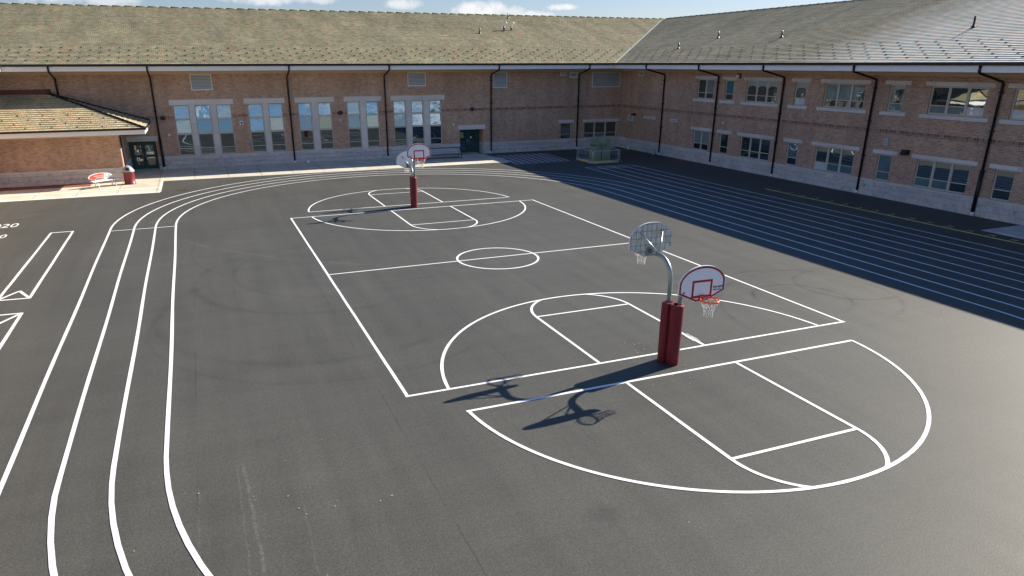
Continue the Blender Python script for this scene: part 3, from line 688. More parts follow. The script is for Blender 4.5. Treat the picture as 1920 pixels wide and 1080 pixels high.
# brick sides of the two door recesses
for (x0, x1) in ((-5.45, -3.41), (22.57, 24.92)):
    for x in (x0, x1):
        q = [(x, YW+.25, ZC), (x, 65.6, ZC), (x, 65.6, 2.29), (x, YW+.25, 2.29)]
        if x == x1: q.reverse()
        wb.face(q)
    wb.face([(x0, YW+.25, 2.285), (x1, YW+.25, 2.285), (x1, 65.6, 2.285), (x0, 65.6, 2.285)])
    wb.face([(x0, 65.6, 0), (x1, 65.6, 0), (x1, 65.6, 2.4), (x0, 65.6, 2.4)])
wb.build('wall', 'brick', back)
bs = MB()
dh = [(-5.45, -3.41, -.1, 2), (22.57, 24.92, -.1, 2)]
wall_holes(bs, 'y', YW-.045, WX0, XW-.046, 0, ZB, [(h[0], h[1], 0, ZB) for h in dh], .05)
for (x0, x1) in ((-5.45, -3.41), (22.57, 24.92)):
    for x, d in ((x0, .012), (x1, -.012)):
        q = [(x+d, YW-.044, 0), (x+d, 65.58, 0), (x+d, 65.58, ZB), (x+d, YW-.044, ZB)]
        if x == x1: q.reverse()
        bs.face(q)
bs.build('stone_base', 'stone_base', back)
cp = MB()
for (x0, x1) in ((WX0, -5.45), (-3.41, 22.57), (24.92, XW-.06)): cp.box(x0, x1, YW-.07, YW+.08, ZB, ZC)
cp.box(-5.50, -5.43, YW+.08, 65.5, ZB, ZC); cp.box(24.88, 24.95, YW+.08, 65.5, ZB, ZC); cp.box(22.54, 22.61, YW+.08, 65.5, ZB, ZC); cp.box(-3.43, -3.37, YW+.08, 65.5, ZB, ZC)
cp.build('stone_cap', 'cap', back)
sb = MB(); xs_ = [WX0, -2.0+.25]
bands = [(-9.0, -1.76), (2.67, 3.94), (6.78, 8.01), (10.86, 12.17), (15.01, 16.31), (20.86, XW-.01)]
for (x0, x1) in bands:
    sb = MB(); sb.box(x0, x1, YW-.006, YW+.01, 3.93, 4.18, skip='+y'); sb.build('brick_band', 'soldier', back)
fz = MB(); fz.box(WX0, XW-.02, YW-.03, YW+.1, 7.34, 7.62); fz.build('frieze', 'soffit', back)
fa = MB(); fa.box(WX0, EX, EY, EY+.06, 7.60, 7.94, skip='+x'); fa.build('fascia', 'fascia', back)
sf = MB(); sf.face([(WX0, EY+.06, 7.62), (WX0, YW, 7.62), (XW, YW, 7.62), (EX, EY+.06, 7.62)]); sf.build('soffit', 'soffit', back)
gu = MB(); gu.box(WX0, EX-.13, EY-.14, EY-.001, 7.93, 8.06); gu.box(WX0, EX-.13, EY-.15, EY-.13, 8.0, 8.085); gu.build('gutter', 'bronze', back)
rf = slope('roof', 'slate_back', back, WX0, EX, WX0, EX+RUN, EY-.05, T17, 'y', 1, 54, EZ+.02, run=RUN)
RZ = EZ+.02+RUN*T17; RY = EY-.05+RUN; RX = EX-.05+RUN
rb = MB(); rb.face([(WX0, RY, RZ), (EX+RUN, RY, RZ), (EX+RUN+15, RY+15.9, RZ-15.9*T17), (WX0, RY+15.9, RZ-15.9*T17)]); rb.build('rear_roof', 'slate_back', back)
rc = MB(); x = WX0
while x < RX-.3:                                     # ridge caps, each lapping the next
    rc.tube([(x, RY, RZ-.03), (x+.98, RY, RZ-.015)], [.115, .10], 8); rc.box(x-.02, x+.04, RY-.11, RY+.11, RZ-.04, RZ+.098, 1); x += .98
rc.build('ridge_cap', ['slate_back', 'bronze'], rf)
vf = MB()
for k in range(40):                                    # pale flashing up the valley between the two roofs
    s0, s1 = RUN*k/40, RUN*(k+1)/40; wv = .13
    P = lambda s, d: (EX-.05+s+d, EY-.05+s-d, EZ+.035+s*T17+.02)
    vf.face([P(s0, -wv), P(s0, wv), P(s1, wv), P(s1, -wv)])
vf.build('valley_flashing', 'valley', rf)
bk = MB(); bk.box(WX0, XW+30, 94, 94.2, 0, 8.1); bk.box(XW+30, XW+30.2, YW, 94, 0, 8.1); bk.build('rear_wall', 'brick', back)
for gi, (cols, lin) in enumerate(groups):
    kinds = []
    for ci in range(len(cols)):
        kinds.append([0, 0, random.choice([1, 1, 1, 6]), 1])
    mull = [(cols[i][1]+.005, cols[i+1][0]-.005, ZC-.0, 4.998) for i in range(len(cols)-1)]
    window(back, 'y', YW, cols, [(1.60, .05), (2.76, .15), (3.88, .15)], ZC+.003, 4.99, kinds, (lin[0], lin[1], 5.0, 5.43), None, mull=mull, fw=.075, tilt_rows=(2, 3))
window(back, 'y', YW, [(33.1, 34.3)], [(1.5, .05)], ZC+.003, 2.56, [[0, 0]], (32.83, 34.53, 2.575, 2.86), None)
window(back, 'y', YW, [(35.73, 36.92), (36.96, 38.18), (38.22, 39.46)], [(1.5, .05)], ZC+.003, 2.56, [[0, 0], [5, 0], [0, 0]], (35.5, 39.66, 2.575, 2.83), None)
for a in ((-.17, 1.43, 6.12, 7.33), (17.74, 19.4, 6.19, 7.33), (25.95, 27.32, 5.94, 7.31), (32.9, 33.42, 6.98, 7.3), (33.9, 34.72, 6.78, 7.27), (36.4, 39.56, 5.86, 7.25)): grille(back, 'y', YW, *a)
for x in (-9.58, -3.07, 7.34, 15.6, 25.67, 34.88): pipe(back, 'y', x, YW, EY-.07, boot=2.5 if abs(x+3.07) < .1 else 0)
for x0, x1, nm in ((-5.6, -3.2, 1), (22.37, 25.1, 2)):
    lb = MB(); lb.box(x0, x1, YW-.05, YW+.2, 2.29, 2.70); lb.build('door_lintel', 'stone', back)
def double_door(x0, x1, y, ztop, notices):
    fr = MB(); fr.box(x0, x0+.12, y, y+.1, .03, ztop); fr.box(x1-.12, x1, y, y+.1, .03, ztop); fr.box(x0+.12, x1-.12, y, y+.1, ztop-.14, ztop)
    d = fr.build('door', 'door_green', back); xm = (x0+x1)/2
    for (a, b_) in ((x0+.12, xm-.012), (xm+.012, x1-.12)):
        lf = MB(); z0, z1, t = .06, ztop-.15, .15
        lf.box(a, a+t, y+.02, y+.07, z0, z1); lf.box(b_-t, b_, y+.02, y+.07, z0, z1)
        for (p, q) in ((z0, z0+.26), (.98, 1.18), (z1-.15, z1)): lf.box(a+t, b_-t, y+.02, y+.07, p, q)
        l_ = lf.build('leaf', 'door_green', d)
        gp = MB(); gp.face([(a+t, y+.045, z0+.26), (b_-t, y+.045, z0+.26), (b_-t, y+.045, z1-.15), (a+t, y+.045, z1-.15)]); gp.build('pane', 'g_dark', d)
    for s in (-1, 1):
        h = MB(); h.tube([(xm+s*.10, y-.05, .85), (xm+s*.10, y-.05, 1.35)], .022, 8)
        for z in (.9, 1.3): h.tube([(xm+s*.10, y-.05, z), (xm+s*.10, y+.02, z)], .012, 6)
        h.build('handle', 'steel', d)
    th = MB(); th.box(x0+.1, x1-.1, y-.02, y+.12, .03, .055); th.build('threshold', 'steel', d)
    for (a, b_, p, q, m_) in notices:
        n_ = MB(); n_.box(a, b_, y+.03, y+.036, p, q); n_.build('notice', m_, d)
    return d
double_door(-5.44, -3.42, 65.0, 2.24, [(-4.22, -3.72, .36, .88, 'paper_tan'), (-4.15, -3.98, 1.75, 1.90, 'white_plastic'), (-4.08, -3.90, 1.45, 1.75, 'white_plastic'), (-3.86, -3.78, 1.72, 1.86, 'white_plastic'), (-3.78, -3.66, 1.22, 1.30, 'white_plastic'), (-4.2, -4.08, 1.2, 1.3, 'white_plastic'), (-4.72, -4.6, 1.45, 1.6, 'white_plastic'), (-5.0, -4.9, 1.3, 2.0, 'paper_tan'), (-5.12, -4.6, 1.2, 1.38, 'paper_tan'), (-4.98, -4.88, .4, .9, 'paper_tan')])
double_door(22.62, 24.8, 65.3, 2.26, [(22.98, 23.26, 1.45, 1.72, 'paper_y'), (23.95, 24.12, 1.40, 1.54, 'white_plastic'), (22.96, 23.26, 1.75, 2.0, 'louvre')])
# roof plumbing
def roofpt(x, y): return EZ+.02+(y-EY+.05)*T17
for x, y in ((27.26, 71.2), (32.7, 76.8)):
    v = MB(); z = roofpt(x, y); v.tube([(x, y, z-.1), (x, y, z+.55)], .06, 8); v.lathe((x, y, z), [(.16, 0), (.1, .1), (.06, .16)], 10); v.build('vent_pipe', 'bronze', back)
for x, y in ((30.4, 72.4), (31.2, 72.4)):
    z = roofpt(x, y); v = MB(); v.tube([(x, y, z-.1), (x, y, z+.42)], .085, 8)
    o = v.build('vent_pipe', 'bronze', back)
    c = MB(); c.tube([(x, y, z+.40), (x+.02, y-.01, z+.56), (x+.08, y-.04, z+.68), (x+.17, y-.09, z+.70), (x+.22, y-.12, z+.61)], [.09, .09, .11, .12, .11], 10); c.build('vent_cowl', 'white_plastic', o)
def guards(parent, spots, fn):
    spots = sorted(spots, key=lambda p: p[0]**2+p[1]**2)
    g0 = MB(); base = None
    for i, p in enumerate(spots[:100]):
        if base is None:
            g0.box(-.05, .05, -.03, .03, 0, .065) if fn == 'y' else g0.box(-.02, .02, -.05, .05, 0, .055); g0.box(-.025, .025, -.07, .07, 0.0, .03); g0.box(-.07, .07, -.025, .025, 0.0, .031)
            base = g0.build('snow_guard', 'black', parent, p)
        else:
            c = base.copy(); COL.objects.link(c); c.parent = parent; c.location = p
    rest = MB()
    for (x, y, z) in spots[100:]:
        rest.box(x-.055, x+.055, y-.05, y+.05, z, z+(.065 if fn == 'y' else .05))
    if len(spots) > 100: tag(rest.build('snow_guards', 'black', parent), kind='stuff')
sp = []
for r_ in range(6):
    y = EY-.05+.78+.603*r_; x = -15+(r_ % 2)*.67
    while x < EX+(y-EY)-.4: sp.append((x, y, roofpt(x, y)+.015)); x += 1.34
guards(rf, sp, 'y')

# ================================================================ SIDE WING (right)
side = empty('school_wing', (0, 0, 0))
tag(side, 'two-storey brick school wing along the right side, in shade, with two rows of small windows', 'building', 'brick school buildings round the playground')
SY0 = 6.0
cols_y = {'A': [(51.2, 52.25), (50.15, 51.2)], 'B': [(47.7, 48.75)], 'C': [(45.13, 46.22), (44.03, 45.13), (42.93, 44.03)], 'D': [(40.15, 41.2)],
          'E': [(37.42, 38.52), (36.31, 37.42), (35.2, 36.31)], 'F': [(32.35, 33.4)], 'G': [(29.52, 30.63), (28.4, 29.52), (27.27, 28.4)], 'H': [(24.8, 25.88)], 'I': [(22.0, 23.1), (20.9, 22.0), (19.8, 20.9)]}
holes = []
for k, cs in cols_y.items():
    y0 = min(c[0] for c in cs); y1 = max(c[1] for c in cs)
    holes += [(y0, y1, 5.24, 6.82), (y0, y1, ZC, 2.68)]
wb = MB(); wall_holes(wb, 'x', XW, SY0, YW+.3, ZC, 7.34, holes, .25); wb.build('wall', 'brick', side)
bs = MB(); wall_holes(bs, 'x', XW-.045, SY0, YW-.04, 0, ZB, [], .05); bs.build('stone_base', 'stone_base', side)
cp = MB(); cp.box(XW-.07, XW+.08, SY0, YW-.07, ZB, ZC); cp.build('stone_cap', 'cap', side)
sb = MB(); sb.box(XW-.006, XW+.01, SY0, YW-.01, 3.925, 4.175, skip='+x'); sb.build('brick_band', 'soldier', side)
fz = MB(); fz.box(XW-.03, XW+.1, SY0, YW-.031, 7.34, 7.62); fz.build('frieze', 'soffit', side)
fa = MB(); fa.box(EX, EX+.06, SY0, EY, 7.60, 7.94); fa.build('fascia', 'fascia', side)
sf = MB(); sf.face([(EX+.06, SY0, 7.621), (EX+.06, EY, 7.621), (XW, YW, 7.621), (XW, SY0, 7.621)]); sf.build('soffit', 'soffit', side)
gu = MB(); gu.box(EX-.14, EX-.001, SY0, EY-.001, 7.932, 8.062); gu.box(EX-.15, EX-.13, SY0, EY-.13, 8.0, 8.087); gu.build('gutter', 'bronze', side)
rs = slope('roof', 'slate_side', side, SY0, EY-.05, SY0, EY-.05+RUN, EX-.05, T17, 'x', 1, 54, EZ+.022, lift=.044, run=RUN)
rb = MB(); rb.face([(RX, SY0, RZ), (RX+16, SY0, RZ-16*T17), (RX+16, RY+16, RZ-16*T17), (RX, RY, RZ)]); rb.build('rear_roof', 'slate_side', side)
rc = MB(); y = SY0
while y < RY-.6:
    rc.tube([(RX, y, RZ-.03), (RX, y+.98, RZ-.015)], [.115, .10], 8); rc.box(RX-.11, RX+.11, y-.02, y+.04, RZ-.04, RZ+.098, 1); y += .98
rc.build('ridge_cap', ['slate_side', 'bronze'], rs)
ew = MB(); ew.face([(XW, SY0, 0), (XW+28, SY0, 0), (XW+28, SY0, 8.05), (RX, SY0, RZ), (XW, SY0, 8.3)]); ew.box(XW+28, XW+28.2, SY0, YW, 0, 8.1); ew.build('end_wall', 'brick', side)
up = {'A': [[0, 0], [0, 2]], 'B': [[0, 3]], 'C': [[0, 0], [0, 0], [0, 0]], 'D': [[4, 0]], 'E': [[0, 2], [0, 2], [0, 6]], 'F': [[5, 6]], 'G': [[2, 0], [2, 0], [4, 6]], 'H': [[4, 6]], 'I': [[4, 6], [4, 6], [0, 6]]}
lo = {'A': [[0, 2], [0, 2]], 'B': [[0, 0]], 'C': [[0, 0], [0, 0], [0, 0]], 'D': [[0, 5]], 'E': [[4, 6], [5, 6], [5, 6]], 'F': [[5, 5]], 'G': [[5, 6], [5, 6], [0, 6]], 'H': [[0, 6]], 'I': [[0, 6], [0, 6], [0, 6]]}
for k, cs in cols_y.items():
    y0 = min(c[0] for c in cs); y1 = max(c[1] for c in cs)
    window(side, 'x', XW, cs, [(5.74, .05)], 5.245, 6.81, up[k], (y0-.36, y1+.36, 6.822, 7.05), (y0-.38, y1+.38, 5.02, 5.235), fw=.078)
    if k in 'CD':
        wn_ = [o_ for o_ in side.children if o_.name.startswith('window')][-1]
        for (a0, a1) in cs:
            vl = MB(); m0, m1 = a0+.08, a1-.08; wd = m1-m0
            zs_ = [6.28, 6.36, 6.44, 6.40, 6.47, 6.40, 6.44, 6.36, 6.28]
            for i_ in range(8):
                p0, p1 = m0+wd*i_/8, m0+wd*(i_+1)/8
                vl.face([(XW+.128, p0, zs_[i_]), (XW+.128, p0, 6.73), (XW+.128, p1, 6.73), (XW+.128, p1, zs_[i_+1])])
            vl.build('valance', 'valance', wn_)
    window(side, 'x', XW, cs, [(1.60, .05)], ZC+.003, 2.675, lo[k], (y0-.36, y1+.36, 2.682, 2.92), None, fw=.078)
# valances hung inside some of the upper windows
for y in (56.97, 49.52, 42.24, 34.4, 26.5, 18.7): pipe(side, 'x', y, XW, EX-.07, boot=2.5 if abs(y-26.5) < .1 else 0)
grille(side, 'x', XW, 60.53, 61.38, 6.93, 7.33); grille(side, 'x', XW, 61.87, 62.8, 2.75, 3.3)
for (a, b_) in ((58.9, 60.03), (58.08, 58.68), (54.68, 55.8)): grille(side, 'x', XW, a, b_, 3.12, 3.34, 3)
def rpt(x): return EZ+.022+(x-EX+.05)*T17
for x, y, h in ((41.5, 57.8, .55), (44.3, 55.9, .6), (43.6, 47.3, .55), (43.9, 31.9, .65)):
    v = MB(); z = rpt(x); v.tube([(x, y, z-.1), (x, y, z+h)], .06, 8); v.lathe((x, y, z), [(.16, 0), (.1, .1), (.06, .16)], 10); v.build('vent_pipe', 'bronze', side)
sp = []
for r_ in range(6):
    x = EX-.05+.78+.59*r_; y = 12+(r_ % 2)*.65
    while y < EY+(x-EX)-.4: sp.append((x, y, rpt(x)+.015)); y += 1.30
guards(rs, sp, 'x')

# ================================================================ ANNEX (low, left)
an = empty('school_annex', (0, 0, 0))
tag(an, 'single-storey brick annex with a low hipped slate roof at the far left', 'building', 'brick school buildings round the playground')
AX, AY = -5.5, 58.5; EAX, EAY, AZ = -3.60, 56.85, 3.86; HX, HZ = -10.25, 6.0
wb = MB(); wall_holes(wb, 'y', AY, -45, AX, ZC, 3.25, [], .1)
wb.face([(AX, AY, ZC), (AX, 64.25, ZC), (AX, 64.25, 3.25), (AX, AY, 3.25)]); wb.build('wall', 'brick', an)
bs = MB(); bs.box(-45, AX+.045, AY-.045, 64.25, 0, ZB, skip='-z'); bs.build('stone_base', 'stone_base', an)
cp = MB(); cp.box(-45, AX+.07, AY-.07, 64.25, ZB, ZC); cp.build('stone_cap', 'cap', an)
fz = MB(); fz.box(-45, AX+.03, AY-.03, 64.25, 3.25, 3.50); fz.build('frieze', 'soffit', an)
fa = MB(); fa.box(-45, EAX-.061, EAY, EAY+.06, 3.46, 3.78); fa.box(EAX-.06, EAX, EAY, 64.2, 3.46, 3.78); fa.build('fascia', 'fascia', an)
sf = MB(); sf.face([(-45, EAY+.06, 3.49), (-45, AY, 3.49), (EAX-.06, AY, 3.49), (EAX-.06, EAY+.06, 3.49)]); sf.face([(AX, AY, 3.491), (AX, 64.2, 3.491), (EAX-.06, 64.2, 3.491), (EAX-.06, AY, 3.491)]); sf.build('soffit', 'soffit', an)
gu = MB(); gu.box(-45, EAX+.10, EAY-.13, EAY-.001, 3.77, 3.89); gu.box(EAX+.001, EAX+.10, EAY, 64.2, 3.772, 3.892); gu.build('gutter', 'bronze', an)
AT = (HZ-AZ)/(YW-EAY); ra = MB(); nC = 19; cs_ = 1/math.cos(math.atan(AT))
for i in range(nC):
    f0, f1 = i/nC, (i+1)/nC; y0, y1 = EAY-.04+(YW-EAY)*f0, EAY-.04+(YW-EAY)*f1; x0, x1 = EAX+.03+(HX-EAX)*f0, EAX+.03+(HX-EAX)*f1
    z0, z1 = AZ+(HZ-AZ)*f0, AZ+(HZ-AZ)*f1
    ra.face([(-45, y0, z0+.045), (x0, y0, z0+.045), (x1, y1, z1), (-45, y1, z1)], [(-45, f0*7.75+.004), (x0, f0*7.75+.004), (x1, f1*7.75-.004), (-45, f1*7.75-.004)])
    ra.face([(-45, y0, z0-.01), (x0, y0, z0-.01), (x0, y0, z0+.045), (-45, y0, z0+.045)])
    ra.face([(x0, y0, z0+.045), (x0, YW-.02, z0+.045), (x1, YW-.02, z1), (x1, y1, z1)], [(y0, f0*7.75+.004), (YW, f0*7.75+.004), (YW, f1*7.75-.004), (y1, f1*7.75-.004)])
    ra.face([(x0, y0, z0-.01), (x0, YW-.02, z0-.01), (x0, YW-.02, z0+.045), (x0, y0, z0+.045)])
ar = ra.build('roof', 'slate_annex', an)
hc = MB(); n = 24
for i in range(n):
    a = Vector((EAX+.02, EAY-.03, AZ+.04)).lerp(Vector((HX, YW-.05, HZ+.03)), i/n); b_ = Vector((EAX+.02, EAY-.03, AZ+.04)).lerp(Vector((HX, YW-.05, HZ+.03)), (i+1.05)/n)
    hc.tube([a, b_], [.105, .075], 8)
hc.build('hip_cap', 'bronze', ar)
fl = MB()
a = Vector((EAX, YW-.06, AZ+.04)); b_ = Vector((HX, YW-.06, HZ+.04))
fl.tube([a, b_], .10, 6); fl.build('wall_flashing', 'bronze', ar)
rm = MB(); rm.box(-45, -10.3, YW-.10, YW-.012, 6.02, 6.33); rm.build('red_flashing', 'red_metal', ar)
rm = MB(); rm.box(-10.3, -10.02, YW-.12, YW-.012, 6.04, 6.36); rm.build('flashing_end', 'bronze', ar)
sp = []
for r_ in range(4):
    f = (.42+r_*.80)/7.45; y = EAY+f*7.45; x = -14+(r_ % 2)*.8
    while x < EAX+(HX-EAX)*f-.3: sp.append((x, y, AZ+(HZ-AZ)*f+.02)); x += 1.55
guards(ar, sp, 'y')
dp = MB(); dp.tube([(EAX-.0, EAY+.25, 3.78), (EAX-.04, EAY+.4, 3.42), (AX+.10, AY+.22, 3.30), (AX+.11, AY+.22, 3.1), (AX+.11, AY+.22, .2)], .05, 8)
d_ = dp.build('downspout', 'bronze', an)
ft = MB(); ft.tube([(AX+.11, AY+.22, .03), (AX+.11, AY+.22, .95)], .07, 10); ft.build('outlet', 'white_plastic', d_)

# west wing: only the corner of its eave shows at the left edge of the picture
west = empty('school_wing', (0, 0, 0))
tag(west, 'brick school wing beyond the left edge, only its eave corner showing at the far left', 'building', 'brick school buildings round the playground')
wb = MB(); wall_holes(wb, 'x', -14.6, -10, 58.4, 0, 7.34, [], .1); wb.f = [tuple(reversed(f)) for f in wb.f]; wb.uv = [list(reversed(u)) for u in wb.uv]; wb.build('wall', 'brick', west)
fa = MB(); fa.box(-12.56, -12.5, -10, EY-.16, 7.6, 7.94); fa.build('fascia', 'fascia', west)
fa = MB(); fa.face([(-14.6, -10, 7.6), (-12.56, -10, 7.6), (-12.56, EY-.2, 7.6), (-14.6, EY-.2, 7.6)]); fa.build('soffit', 'soffit', west)
gu = MB(); gu.box(-12.5+.001, -12.36, -10, EY-.151, 7.934, 8.064); gu.build('gutter', 'bronze', west)
ww = MB(); ww.face([(-12.45, -10, 8.06), (-12.45, EY-.2, 8.06), (-28.4, EY-.2, 8.06+15.95*T17), (-28.4, -10, 8.06+15.95*T17)]); ww.build('roof', 'slate_back', west)

# ================================================================ things on the walls
def at_wall(name, label, cat, mb_mats, group=None):
    o = mb_mats[0].build(name, mb_mats[1]); return tag(o, label, cat, group)
lamp_lab = ['round black wall lamp beside the green doors at the far left', 'round black wall lamp between the third and fourth tall window groups', 'round black wall lamp over the recessed green doors']
for (x, z), lab in zip(((-2.6, 4.05), (11.52, 4.11), (23.73, 4.11)), lamp_lab):
    m_ = MB(); m_.tube([(x, YW-.02, z), (x, YW-.16, z)], .07, 8); m_.lathe((x, YW-.20, z-.16), [(0.0, 0), (.12, .01), (.17, .08), (.17, .20), (.12, .29), (0.0, .31)], 14)
    tag(m_.build('wall_lamp', 'black'), lab, 'lamp', 'black wall lamps on the brick')
m_ = MB(); m_.box(XW-.42, XW-.03, 61.45, 61.7, 3.3, 3.45); m_.box(XW-.10, XW-.005, 61.4, 61.75, 3.28, 3.5)
tag(m_.build('wall_lamp', 'black'), 'flat black wall lamp over the small grille near the inner corner', 'lamp', 'black wall lamps on the brick')
m_ = MB(); m_.box(XW-.28, XW-.004, 31.2, 31.58, 2.84, 3.12); m_.box(XW-.34, XW-.28, 31.22, 31.56, 2.80, 3.0)
tag(m_.build('wall_lamp', 'black'), 'square black wall lamp beside a lower three-part window on the shaded wing', 'lamp', 'black wall lamps on the brick')
def boxlet(name, label, cat, axis, a, z, w_, h, d, m_, inner=None, group=None):
    b_ = MB(); c = YW if axis == 'y' else XW
    abox(b_, axis, a-w_/2, a+w_/2, c-d, c-.004, z-h/2, z+h/2)
    o = b_.build(name, m_); tag(o, label, cat, group)
    if inner:
        i_ = MB(); abox(i_, axis, a-w_*.28, a+w_*.28, c-d-.012, c-d, z-h*.28, z+h*.28); i_.build('mesh', inner, o)
    return o
boxlet('loudspeaker', 'small white loudspeaker box with a dark square centre on the back wall', 'loudspeaker', 'y', 3.32, 3.5, .26, .30, .12, 'white_plastic', 'black', 'loudspeaker boxes on the walls')
boxlet('loudspeaker', 'beige loudspeaker box below the round lamp on the back wall', 'loudspeaker', 'y', 11.53, 3.5, .30, .32, .12, 'tan_box', 'paper_tan', 'loudspeaker boxes on the walls')
boxlet('loudspeaker', 'pale loudspeaker box on the shaded right wing above a single lower window', 'loudspeaker', 'x', 32.9, 3.45, .30, .42, .12, 'louvre', 'grey_plastic', 'loudspeaker boxes on the walls')
boxlet('wall_socket_box', 'tiny white box on the brick right of the left green doors', 'wall box', 'y', -2.32, 2.73, .16, .13, .1, 'white_plastic')
boxlet('wall_socket_box', 'tiny white box on the brick left of the recessed green doors', 'wall box', 'y', 21.94, 2.79, .17, .13, .1, 'white_plastic')
boxlet('wall_box', 'small flat grey box on the bare stretch of back wall', 'wall box', 'y', 29.8, 3.2, .36, .18, .16, 'grey_plastic')
boxlet('wall_box', 'small blue-grey plate on the stone base under a single lower window', 'wall box', 'x', 34.0, .62, .16, .2, .09, 'grey_plastic')
boxlet('wall_box', 'small blue-grey plate on the stone base at the right edge', 'wall box', 'x', 24.3, .58, .14, .2, .09, 'grey_plastic')
def dome(name, label, axis, a, z, r, cat='camera'):
    o_ = MB(); c = YW if axis == 'y' else XW
    P = (a, c-.14, z) if axis == 'y' else (c-.14, a, z)
    o_.tube([P, (P[0], c-.004, P[2]) if axis == 'y' else (c-.004, P[1], P[2])], r*.6, 8)
    o_.lathe((P[0], P[1], z-r), [(0, 0), (r*.7, r*.3), (r, r), (r*.9, r*1.5), (0, r*1.7)], 12)
    return tag(o_.build(name, 'white_plastic'), label, cat)
dome('security_camera', 'tiny white dome camera between the storeys of the shaded wing', 'x', 48.25, 3.48, .11)
fl_ = dome('floodlight', 'white round floodlight with a black hood under the eave of the shaded wing', 'x', 47.15, 7.12, .17, 'floodlight')
hd = MB(); hd.box(XW-.10, XW-.004, 46.95, 47.38, 6.95, 7.3); hd.build('hood', 'black', fl_)
for (x, y, r, h, lab) in ((8.46, 64.08, .13, .22, 'squat white pipe cap on the pavement at the foot of the back wall'), (39.55, 62.0, .07, .42, 'thin white post at the foot of the shaded wing near the inner corner'), (39.5, 57.55, .13, .55, 'pale stubby utility post beside a downspout of the shaded wing'), (38.9, 63.95, .14, .2, 'squat pale cap on the asphalt behind the green cabinets')):
    p_ = MB(); p_.lathe((x, y, 0), [(r, 0), (r, h*.8), (r*.8, h), (0, h)], 14); tag(p_.build('pipe_stub', 'grey_plastic' if 'pale' in lab else 'white_plastic'), lab, 'pipe')

